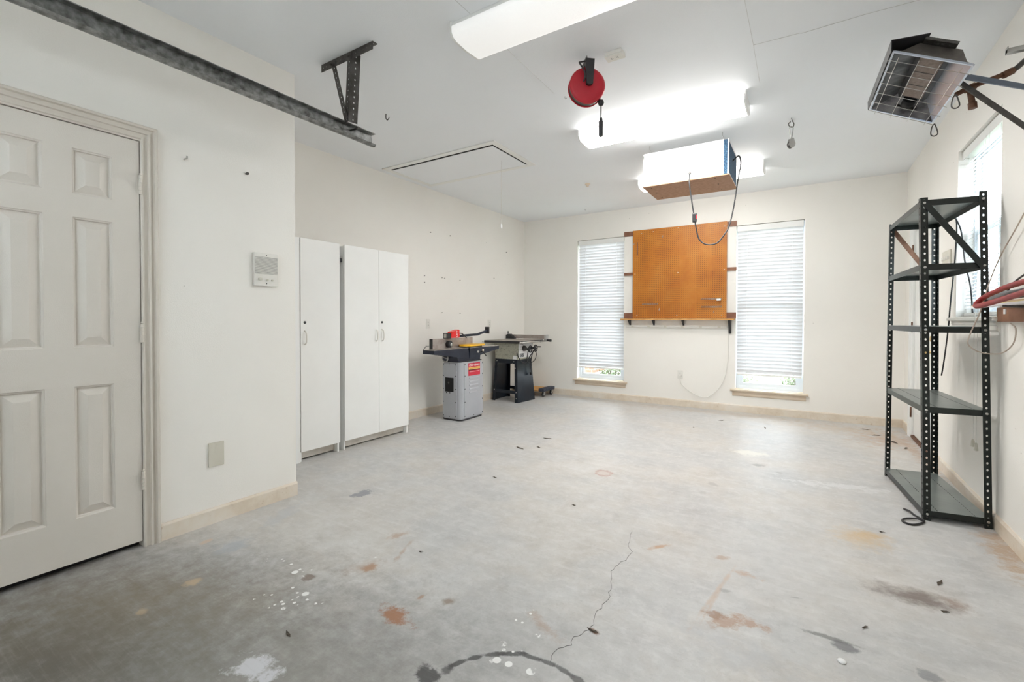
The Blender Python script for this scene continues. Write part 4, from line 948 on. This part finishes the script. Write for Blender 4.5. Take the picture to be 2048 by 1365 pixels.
# handwheel and height lever
Mh = frame((-3.47, 4.025, .715), (1, 0, 0), (0, 0, 1), (0, -1, 0)); b = B()
b.tube([Mh @ V3(.042 * math.cos(a), .042 * math.sin(a), 0) for a in [2 * math.pi * i / 20 for i in range(21)]], .007, 6, False); b.tube([Mh @ V3(-.04, .012, 0), Mh @ V3(.04, -.012, 0)], .006, 6); b.tube([Mh @ V3(0, 0, 0), Mh @ V3(0, 0, -.08)], .009, 8); b.obj('handwheel', 'steel', t)
b = B(); b.tube([(-3.30, 4.45, .765), (-3.255, 4.46, .775), (-3.235, 4.50, .72)], .006, 8); b.obj('table_lever', 'black', t)
B().lathe([(.002, .016), (.012, .010), (.014, 0), (.012, -.01), (.002, -.014)], Matrix.Translation((-3.255, 4.46, .79)), 10).obj('lever_ball', 'sillwood', t)
B().cyl((-3.30, 4.40, .775), (-3.278, 4.40, .775), .014, 12).obj('gib_screw', 'steel', t)

# ------------------------------------------------------------------ table saw
t = thing('table_saw', (-3.55, 5.6, 0), 'black and grey table saw on a tapered blue-black stand', 'table saw')
fz, sz = 0.0, .60
F = {'nl': (-3.79, 5.43), 'nr': (-3.345, 5.40), 'fr': (-3.310, 5.815), 'fl': (-3.80, 5.83)}
Tp = {'nl': (-3.755, 5.455), 'nr': (-3.375, 5.425), 'fr': (-3.36, 5.79), 'fl': (-3.765, 5.80)}
def P(k, u): return V3(F[k][0] + (Tp[k][0] - F[k][0]) * u, F[k][1] + (Tp[k][1] - F[k][1]) * u, fz + sz * u)
def panel(ks, u0, u1, f0, f1, name, mat):       # strip between edges ks[0]..ks[1], fractions f0..f1
    q = [P(ks[0], u0).lerp(P(ks[1], u0), f0), P(ks[0], u0).lerp(P(ks[1], u0), f1), P(ks[0], u1).lerp(P(ks[1], u1), f1), P(ks[0], u1).lerp(P(ks[1], u1), f0)]
    return B().quad(*q).obj(name, mat, t, solid=.004)
panel(('nr', 'fr'), 0.0, 1, 0, 1, 'stand_side', 'bluestand')
panel(('nl', 'fl'), 0.0, 1, 0, 1, 'stand_side', 'bluestand')
for ks in (('nl', 'nr'), ('fl', 'fr')):
    panel(ks, 0, .97, 0, .11, 'leg_flange', 'bluestand'); panel(ks, 0, .97, .89, 1, 'leg_flange', 'bluestand')
    panel(ks, .90, 1, .0, 1, 'top_rail', 'bluestand'); panel(ks, .20, .275, .06, .94, 'stretcher', 'bluestand')
b = B()
for f, u in ((.05, .26), (.95, .24), (.95, .1), (.92, .80), (.86, .95), (.08, .95), (.8, .9)):
    c0 = P('nl', u).lerp(P('nr', u), f); b.cyl(c0 + V3(0, -.006, 0), c0 + V3(0, .002, 0), .007, 8)
b.obj('bolt', 'steel', t)
B().loft([[V3(-3.755, 5.45, sz + .001), V3(-3.36, 5.42, sz + .001), V3(-3.345, 5.79, sz + .001), V3(-3.77, 5.80, sz + .001)], [V3(-3.765, 5.44, .83), V3(-3.35, 5.41, .83), V3(-3.335, 5.80, .83), V3(-3.78, 5.81, .83)]]).obj('body', 'saw_body', t)
st_ = B().box((-3.350, 5.425, .625), (-3.336, 5.79, .825)).obj('front_panel', 'labelwhite', t)
b = B()
for z in (.805, .775, .745): b.box((-3.337, 5.44, z), (-3.335, 5.53, z + .006))
b.obj('scale_marks', 'dark', st_)
B().box((-3.337, 5.44, .635), (-3.3352, 5.545, .685)).obj('logo_panel', 'navy', st_)
b = B(); b.tube([(-3.335, 5.475 + .016 * math.cos(a), .66 + .016 * math.sin(a)) for a in [math.pi * 2 * i / 14 for i in range(15)]], .003, 5, False); b.tube([(-3.335, 5.505, .676), (-3.335, 5.53, .674), (-3.335, 5.508, .646), (-3.335, 5.535, .645)], .003, 5); b.obj('logo_mark', 'labelwhite', st_)
B().box((-3.43, 5.408, .605), (-3.375, 5.417, .655)).obj('rating_label', 'labelwhite', t)
tp0, tp1, ty0, ty1, ttz = -3.775, -3.205, 5.20, 5.87, .872
tb = B().bbox((tp0, ty0, ttz - .036), (tp1, ty1, ttz - .003), .003).obj('table', 'black', t)
B().box((tp0, ty0, ttz - .003), (tp1, ty1, ttz)).obj('table_top', 'castiron', tb)
b = B(); b.box((-3.45, ty0 + .02, ttz), (-3.445, ty1 - .02, ttz + .0006)); b.box((-3.62, ty0 + .01, ttz), (-3.60, ty1 - .01, ttz + .0006)); b.obj('mitre_slot', 'dark', tb)
b = B(); b.tube([(-3.185, 5.19, ttz - .022), (-3.185, 6.03, ttz - .022)], .011, 10); rl = b.obj('front_rail', 'steel', t)
b = B()
for y in (5.24, 5.5, 5.75): b.cyl((-3.205, y, ttz - .022), (-3.178, y, ttz - .022), .014, 8)
b.obj('rail_bolt', 'black', rl)
b = B(); b.tube([(-3.795, 5.19, ttz - .022), (-3.795, 6.03, ttz - .022)], .011, 10); b.obj('rear_rail', 'steel', t)
fn = B().bbox((-3.80, 5.90, ttz + .006), (-3.20, 5.945, ttz + .062), .003).obj('rip_fence', 'fence', t)
B().bbox((-3.20, 5.885, ttz - .03), (-3.165, 5.96, ttz + .068), .004).obj('fence_head', 'steel', fn)
B().tube([(-3.165, 5.92, ttz - .012), (-3.10, 5.92, ttz - .016)], [.016, .020], 10).obj('fence_handle', 'black', fn)
B().prism([(-3.83, -.005), (-3.83, .05), (-3.80, .065), (-3.76, .065), (-3.68, .0), (-3.68, -.005)], lambda x, z: (x, 5.84, ttz + z + .006), lambda x, z: (x, 5.895, ttz + z + .006)).obj('fence_clamp', 'black', fn)
B().lathe([(.005, 0), (.005, .02), (.010, .025), (.010, .045), (.004, .048)], Matrix.Translation((-3.81, 5.87, ttz + .065)), 10).obj('clamp_knob', 'black', fn)
# handwheels and motor cord on the front
for y, z in ((5.58, .745), (5.73, .75)):
    b = B(); b.tube([(-3.336, y, z), (-3.25, y, z)], .014, 10)
    Mh = frame((-3.25, y, z), (0, 1, 0), (0, 0, 1), (1, 0, 0))
    b.tube([Mh @ V3(.045 * math.cos(a), .045 * math.sin(a), 0) for a in [2 * math.pi * i / 20 for i in range(21)]], .009, 6, False)
    for a in (0, 2.1, 4.2): b.tube([Mh @ V3(0, 0, 0), Mh @ V3(.043 * math.cos(a), .043 * math.sin(a), 0)], .008, 6)
    b.tube([Mh @ V3(.04, .02, 0), Mh @ V3(.042, .021, .06)], .009, 8); b.obj('handwheel', 'black', t)
B().lathe([(.04, 0), (.035, .03), (.012, .05)], frame((-3.336, 5.54, .755), (0, 1, 0), (0, 0, 1), (1, 0, 0)), 14).obj('tilt_lock', 'strut', t)
B().tube(smoothpts([(-3.36, 5.40, .70), (-3.345, 5.40, .66), (-3.32, 5.43, .59), (-3.315, 5.52, .55), (-3.315, 5.60, .57), (-3.30, 5.66, .64), (-3.26, 5.70, .72)], 5), .007, 7).obj('power_cord', 'black', t)
B().tube(smoothpts([(-3.27, 5.70, .72), (-3.30, 5.70, .62), (-3.31, 5.69, .50), (-3.305, 5.70, .44), (-3.305, 5.70, .40)], 5), .007, 7).obj('power_cord', 'black', t)
B().tube(smoothpts([(-3.29, 5.60, .74), (-3.30, 5.58, .64), (-3.312, 5.60, .56), (-3.31, 5.70, .54), (-3.30, 5.80, .58), (-3.29, 5.82, .66), (-3.28, 5.76, .72)], 5), .006, 7).obj('power_cord', 'black', t)
B().bbox((-3.322, 5.685, .365), (-3.292, 5.72, .405), .006).obj('plug', 'black', t)

# ------------------------------------------------------------------ dolly
t = thing('furniture_dolly', (-3.5, 6.18, 0), 'low wooden furniture dolly on casters tucked behind the table saw', 'dolly')
dx0, dx1, dy0, dy1, dz = -3.80, -3.27, 6.00, 6.37, .085
for y in (6.06, 6.18, 6.30): B().bbox((dx0 + .06, y - .055, dz), (dx1 - .06, y + .055, dz + .022), .003).obj('slat', 'dollywood', t)
for x in (dx0 + .04, dx1 - .04): B().bbox((x - .045, dy0, dz - .004), (x + .045, dy1, dz + .045), .012).obj('padded_rail', 'dollycloth', t)
for x in (dx0 + .04, dx1 - .03):
    for y in (dy0 + .06, dy1 - .06):
        w_ = B(); w_.lathe([(.018, -.012), (.036, -.012), (.040, -.008), (.040, .008), (.036, .012), (.018, .012)], frame((x, y, .04), (0, 1, 0), (0, 0, 1), (1, 0, 0)), 20); w_ = w_.obj('caster', 'black', t)
        b = B(); b.cyl((x - .016, y, .04), (x + .016, y, .04), .017, 14); b.obj('hub', 'steel', w_)
        b = B(); b.box((x - .02, y - .015, .04), (x - .015, y + .02, dz - .003)); b.box((x + .015, y - .015, .04), (x + .02, y + .02, dz - .003)); b.box((x - .02, y - .02, dz - .008), (x + .02, y + .02, dz - .003)); b.obj('fork', 'steel', w_)

# ------------------------------------------------------------------ pegboard, ledge and power strip
t = thing('pegboard', (-1.45, YB, 1.18), 'orange-brown pegboard on dark battens between the back windows', 'pegboard')
ps = B().box((-2.052, YB - .026, 1.178), (-.842, YB - .0205, 2.41)).obj('panel', 'peg', t)
for za, zb in ((2.342, 2.405), (1.785, 1.825), (1.178, 1.254)): B().box((-2.181, YB - .020, za), (-.733, YB - .0005, zb)).obj('batten', 'brown', t)
b = B()
for x, z in ((-1.93, 2.36), (-1.77, 2.37), (-1.44, 2.39), (-1.18, 2.36), (-.87, 2.35), (-2.02, 1.80), (-.87, 1.80), (-1.44, 1.79), (-1.99, 1.22), (-1.45, 1.22), (-.9, 1.22)): b.lathe([(.007, 0), (.006, .003), (.002, .004)], frame((x, YB - .0262, z), (1, 0, 0), (0, 0, 1), (0, -1, 0)), 10)
b.obj('screw', 'sillwood', ps)
def rack(x0, x1, z, label):
    b = B(); n = int((x1 - x0) / .022)
    b.tube([(x0, YB - .052, z), (x1, YB - .052, z)], .0022, 5); b.tube([(x0, YB - .030, z + .014), (x1, YB - .030, z + .014)], .0022, 5)
    for k in range(n + 1):
        x = x0 + (x1 - x0) * k / n; b.tube([(x, YB - .026, z + .02), (x, YB - .032, z + .012), (x, YB - .058, z - .002), (x, YB - .060, z + .012)], .002, 5)
    return tag(b.obj('peg_rack', 'steel'), label, 'tool rack', 'wire tool racks on the pegboard')
rack(-1.905, -1.70, 1.37, 'wire tool rack low on the pegboard toward the table saw')
rack(-1.14, -.90, 1.42, 'upper of two wire tool racks on pegboard toward the shelving')
rack(-1.14, -.90, 1.32, 'lower of two wire tool racks on pegboard toward the shelving')
tag(B().bbox((-.955, YB - .062, 1.405), (-.905, YB - .030, 1.43), .003).obj('chuck_key', 'labelwhite'), 'small white clip on upper wire rack of the pegboard', 'clip')
o = B(); o.tube([(-1.985, YB - .028, 2.24), (-1.985, YB - .034, 2.235), (-1.983, YB - .034, 2.06)], .005, 6); tag(o.obj('hanging_strap', 'brown'), 'thin dark strap hanging at the top of the pegboard', 'strap')
for x, z, hl in ((-1.64, 2.29, 'single wire hook near the top edge of the pegboard'), (-2.035, 2.22, 'single wire hook beside the strap on the pegboard'), (-.99, 1.26, 'single wire hook below the lower paired rack on the pegboard'), (-1.68, 1.30, 'single wire hook below the lone rack on the pegboard')):
    o = B(); o.tube([(x, YB - .026, z + .02), (x, YB - .030, z + .012), (x, YB - .034, z - .012), (x, YB - .05, z - .012), (x, YB - .052, z)], .0028, 6); tag(o.obj('peg_hook', 'steel'), hl, 'hook', 'single hooks on the pegboard')
t = thing('wall_ledge', (-1.45, YB, .98), 'narrow orange wooden ledge on black brackets under the pegboard', 'shelf')
B().bbox((-2.20, YB - .115, 1.157), (-.745, YB - .0005, 1.175), .003).obj('board', 'dollywood', t)
for x, zl in ((-2.09, 1.075), (-1.755, 1.078), (-1.365, 1.078), (-.80, .985)):
    w_ = .018 if zl > 1 else .03
    poly = [(YB - .001, 1.156), (YB - .10, 1.156), (YB - .10, 1.148), (YB - .03, zl + (.02 if zl > 1 else .05)), (YB - .02, zl), (YB - .001, zl)]
    B().prism(poly, lambda y, z: (x - w_ / 2, y, z), lambda y, z: (x + w_ / 2, y, z)).obj('bracket', 'black', t)
t = thing('power_strip', (-1.48, YB, 1.05), 'long ivory power strip on wall below the wooden ledge', 'power strip')
B().bbox((-2.145, YB - .03, 1.052), (-.832, YB - .0005, 1.083), .004).obj('housing', 'ivory', t)
for k in range(6): B().bbox((-2.05 + k * .225 - .018, YB - .0325, 1.058), (-2.05 + k * .225 + .018, YB - .029, 1.077), .001).obj('socket', 'beige', t)
cw = B().tube(smoothpts([(-.835, YB - .018, 1.066), (-.818, YB - .014, 1.0), (-.819, YB - .008, .90), (-.822, YB - .008, .652), (-.866, YB - .02, .394), (-.972, YB - .025, .225), (-1.092, YB - .024, .149), (-1.247, YB - .024, .195), (-1.375, YB - .02, .291), (-1.40, YB - .03, .36), (-1.403, YB - .025, .405)], 6), .0042, 7).obj('power_cord', 'ivory', t)
B().bbox((-1.418, YB - .034, .39), (-1.388, YB - .0085, .42), .004).obj('plug', 'ivory', cw)

# ------------------------------------------------------------------ metal shelving
BT = {'FL': (V3(.590, 3.508, 0), V3(.556, 3.514, 1.862)), 'FR': (V3(.884, 3.552, 0), V3(.842, 3.561, 1.872)), 'BL': (V3(.512, 4.372, 0), V3(.518, 4.371, 1.862)), 'BR': (V3(.808, 4.412, 0), V3(.792, 4.415, 1.868))}
t = thing('metal_shelving', (.70, 3.95, 0), 'tall narrow black-green metal shelving with perforated posts', 'shelving')
ux = (BT['FR'][0] - BT['FL'][0]).normalized(); uy = (BT['BL'][0] - BT['FL'][0]).normalized()
for k, sxx, syy in (('FL', 1, 1), ('FR', -1, 1), ('BL', 1, -1), ('BR', -1, -1)):
    p, q = BT[k]; b = B(); b.perf(p, q, ux * sxx, .033, .0381, .0052, .0068); b.perf(p, q, uy * syy, .032, .0381, .0052, .0068)
    b.obj('post', 'shelfmetal', t, solid=.0022)
def SP(k, z): p, q = BT[k]; return p.lerp(q, z / q.z)
for z, vis in ((1.848, 0), (1.478, 0), (1.118, 0), (.655, 0), (.055, 1)):
    e = .004; ks = ('FL', 'FR', 'BR', 'BL'); C4 = [SP(k, z) for k in ks]; c = sum(C4, V3(0, 0, 0)) / 4
    C4 = [p + (c - p).normalized() * .006 for p in C4]
    s = B().quad(*[p + V3(0, 0, 0) for p in C4]).obj('shelf', 'shelftop', t, solid=.0015)
    b = B()
    for i in range(4):
        p, q = C4[i], C4[(i + 1) % 4]; b.quad(p, q, q - V3(0, 0, .034), p - V3(0, 0, .034))
        m = (c - p); m.z = 0
    b.obj('shelf_lip', 'shelfmetal', s, solid=.0018)
    b = B()
    for f in (.22, .78):
        p, q = C4[0].lerp(C4[1], f), C4[3].lerp(C4[2], f)
        if z < .1:
            for i in range(28): a_ = p.lerp(q, (i + .5) / 28); b.box((a_.x - .002, a_.y - .007, a_.z + .0008), (a_.x + .002, a_.y + .007, a_.z + .0014))
        else: b.bar(p + V3(0, 0, .0011), q + V3(0, 0, .0011), .002, .0006)
    b.obj('tray_crease', 'dark', s)
    b = B()
    for k, sx_ in (('FL', 1), ('FR', -1)): p = SP(k, z - .018) + ux * sx_ * .0165; b.lathe([(.007, .0), (.007, .003), (.004, .005)], frame(p - uy * .003, ux, V3(0, 0, 1), -uy), 10)
    b.obj('bolt', 'steel', s)
b = B(); b.bar(SP('FL', 1.835) + ux * .015 - uy * .004, SP('FR', 1.452) - ux * .02 - uy * .004, .004, .03, (0, 0, 1)); b.obj('brace', 'shelfmetal', t)
b = B(); b.bar(SP('BL', 1.835) + ux * .015 + uy * .004, SP('BR', 1.452) - ux * .02 + uy * .004, .004, .03, (0, 0, 1)); b.obj('brace', 'rust', t)
# cords around the shelving
o = B().tube(smoothpts([(.845, 3.80, 1.20), (.848, 3.86, 1.36), (.845, 3.978, 1.536), (.842, 4.06, 1.74), (.815, 4.128, 1.858), (.842, 4.16, 1.80), (.86, 4.277, 1.569), (.866, 4.40, 1.30), (.870, 4.475, 1.10), (.872, 4.56, .92), (.872, 4.62, .80), (.872, 4.66, .74)], 6), .0045, 7).obj('extension_cord', 'black')
tag(o, 'black cord looped over the shelving in front of the window', 'cord')
o = B().tube(smoothpts([(.520, 3.63, .006), (.540, 3.585, .012), (.555, 3.54, .008), (.585, 3.485, .006), (.570, 3.43, .006), (.520, 3.375, .006), (.482, 3.40, .006), (.50, 3.455, .006), (.555, 3.47, .012), (.587, 3.465, .007)], 6), .0055, 7).obj('floor_cord', 'black')
tag(o, 'loop of black cord on the floor at foot of the shelving', 'cord')

# ------------------------------------------------------------------ things on the right wall
t = thing('wall_rack', (XR, 2.9, 1.146), 'reddish wooden board with pegs fixed to wall beside shelving', 'rack')
B().bbox((XR - .02, 2.2, 1.148), (XR - .0005, 3.548, 1.224), .003).obj('board', 'redwood', t)
for y in (2.4, 2.62, 2.95): B().tube([(XR - .018, y, 1.212), (XR - .15, y, 1.2195)], .006, 8).obj('peg', 'strut', t)
B().box((XR - .024, 3.40, 1.188), (XR - .0195, 3.43, 1.214)).obj('tag', 'labelwhite', t)
tag(B().bar((.838, 2.60, 1.239), (.785, 3.445, 1.242), .022, .020).obj('wood_stick', 'rawwood'), 'bare wooden stick lying on the wall rack pegs', 'stick')
o = B().bar((.787, 2.62, 1.233), (.757, 3.40, 1.224), .018, .012).obj('measuring_stick', 'labelwhite')
tag(o, 'pale yellow and white measuring stick lying on wall rack pegs', 'stick')
B().bar((.7865, 2.63, 1.2402), (.7575, 3.39, 1.2315), .0185, .002).obj('yellow_edge', mottle('pale_yellow', (.75, .68, .2), (.82, .76, .35), 30, .5), o)
tag(B().tube([(XR - .075, 2.5, 1.284), (XR - .068, 3.43, 1.276)], .022, 12).obj('foam_pipe', 'greypipe'), 'grey foam pipe resting on the wooden stick of wall rack', 'pipe')
hp_ = []
for k in range(3):
    o_ = k * .016
    hp_ += [(XR - .10 + o_, 2.55, 1.335 + o_ * .3), (XR - .115 + o_, 2.95, 1.315), (XR - .125 + o_, 3.17, 1.292), (XR - .135 + o_, 3.28, 1.270), (XR - .155 + o_, 3.285, 1.245), (XR - .172 + o_ * .6, 3.22, 1.226), (XR - .172 + o_ * .6, 3.0, 1.238), (XR - .165 + o_ * .6, 2.62, 1.27), (XR - .15 + o_, 2.5, 1.30)]
tag(B().tube(smoothpts(hp_[:9] + [(XR - .16, 2.55, 1.33)], 6), .0125, 10).obj('red_hose', 'hose'), 'coiled red rubber hose hanging over the wall rack', 'hose')
tag(B().tube(smoothpts([(XR - .024, 2.6, 2.0), (XR - .024, 3.18, 1.665), (.874, 3.47, 1.492), (.829, 3.47, 1.333), (.801, 3.47, 1.199), (.763, 3.47, 1.076), (.758, 3.47, 1.021), (.804, 3.47, .982), (.872, 3.44, .979), (XR - .024, 3.295, 1.032), (XR - .026, 3.246, 1.109), (XR - .03, 3.302, 1.14)], 7), .0032, 7).obj('tan_wire', 'wire'), 'thin tan wire looping down the wall past the shelving', 'wire')
tag(B().tube(smoothpts([(XR - .02, 2.7, 1.46), (XR - .024, 3.1, 1.385), (XR - .03, 3.28, 1.34), (XR - .035, 3.33, 1.305)], 5), .0045, 7).obj('grey_wire', 'strut'), 'short dark wire bent over the red hose on the wall', 'wire')

# ------------------------------------------------------------------ scraps on the floor
rs = random.Random(11)
for i, (x, y, s) in enumerate([(-2.149, 3.51, .05), (-2.098, 3.938, .045), (-2.02, 3.62, .03), (-1.581, .965, .02), (-.652, 1.582, .022), (.478, 2.438, .018), (.51, 2.693, .03), (.366, 3.175, .016), (-1.594, 1.666, .012), (-1.0, 5.2, .03), (-.8, 5.75, .035), (-.35, 5.6, .03), (.62, 5.85, .05), (.72, 5.6, .06), (.78, 5.4, .04), (.55, 6.1, .05), (-1.9, 2.75, .02), (-1.2, 2.6, .016), (.2, 2.15, .018)]):
    a = rs.uniform(0, 6.28); b = B(); d = V3(math.cos(a), math.sin(a), 0); p_ = V3(-d.y, d.x, 0); c = V3(x, y, .0015)
    k = [c - d * s, c - d * s * .3 + p_ * s * .28 + V3(0, 0, .004), c + d * s * .5 + p_ * s * .2, c + d * s + V3(0, 0, .006), c + d * s * .3 - p_ * s * .22, c - d * s * .5 - p_ * s * .18 + V3(0, 0, .002)]
    ctr_ = b.bm.verts.new(c + V3(0, 0, .004)); vv = [b.bm.verts.new(q) for q in k]
    for j in range(6): b.bm.faces.new((ctr_, vv[j], vv[(j + 1) % 6]))
    tag(b.obj('debris_scrap', 'scrap', solid=.0012), 'dry leaf scrap on rusty floor by the side-wall door' if x > .5 and y > 5 else 'dry leaf scrap on floor below the back windows' if y > 5 else 'dark scrap on open floor out from the jointer' if x < -1.9 and y > 3.4 else 'tiny dark leaf scrap on floor beside the shelving cord' if x > .3 else 'tiny dark scrap of dry leaf litter on open concrete', 'debris', 'leaf scraps on the floor')
tag(B().lathe([(.012, .0005), (.014, .003), (.010, .007), (.002, .008)], Matrix.Translation((.116, 1.892, 0)), 10).obj('plaster_crumb', 'labelwhite'), 'small white crumb lying beside a dark oil spot', 'debris')

# ------------------------------------------------------------------ outside, seen under and through the blinds
struct(B().box((-14, YB + .45, -.45), (16, 26, -.25)).obj('ground', 'grass'))
struct(B().box((XR + .5, -8, -.45), (16, YB + .44, -.25)).obj('ground_side', 'grass'))
t = thing('brick_column', (-3.75, 8.5, -.25), 'orange brick column outside the window nearer the table saw', 'column')
B().box((-4.4, 8.3, -.25), (-3.42, 8.9, 2.6)).obj('shaft', 'brick', t); B().box((-4.44, 8.26, 2.6), (-3.38, 8.94, 2.7)).obj('cap', 'ivory', t)
def shrub(x, y, h, seed, label):
    rr_ = random.Random(seed); t = thing('shrub', (x, y, -.25), label, 'shrub', 'shrubs outside the back windows')
    b = B(); lf = B()
    for i in range(26):
        a = rr_.uniform(0, 6.28); l = h * rr_.uniform(.6, 1.1); sp = rr_.uniform(.15, .6)
        p = V3(x, y, -.25); q = p + V3(math.cos(a) * l * sp, math.sin(a) * l * sp, l)
        m = p.lerp(q, .5) + V3(rr_.uniform(-.05, .05), rr_.uniform(-.05, .05), 0); b.tube([p, m, q], [.01, .007, .003], 5)
        for k in range(26):
            c = m.lerp(q, rr_.random()) + V3(rr_.gauss(0, .07), rr_.gauss(0, .07), rr_.gauss(0, .06)); s = rr_.uniform(.015, .035)
            d = V3(rr_.gauss(0, 1), rr_.gauss(0, 1), rr_.gauss(0, .6)).normalized(); e = d.orthogonal().normalized()
            lf.quad(c - d * s, c + e * s * .5, c + d * s, c - e * s * .5)
    b.obj('stems', 'twig', t); lf.obj('leaves', 'leaf', t)['kind'] = 'stuff'
shrub(-3.1, 8.3, .55, 1, 'twiggy low shrub outside the window nearer the table saw')
shrub(-2.4, 8.9, .6, 2, 'leafy low shrub outside the window nearer the table saw')
shrub(-.9, 8.4, .5, 3, 'leafy low shrub outside the window nearer the shelving')
shrub(.0, 8.8, .6, 4, 'spreading low shrub outside the window nearer the shelving')
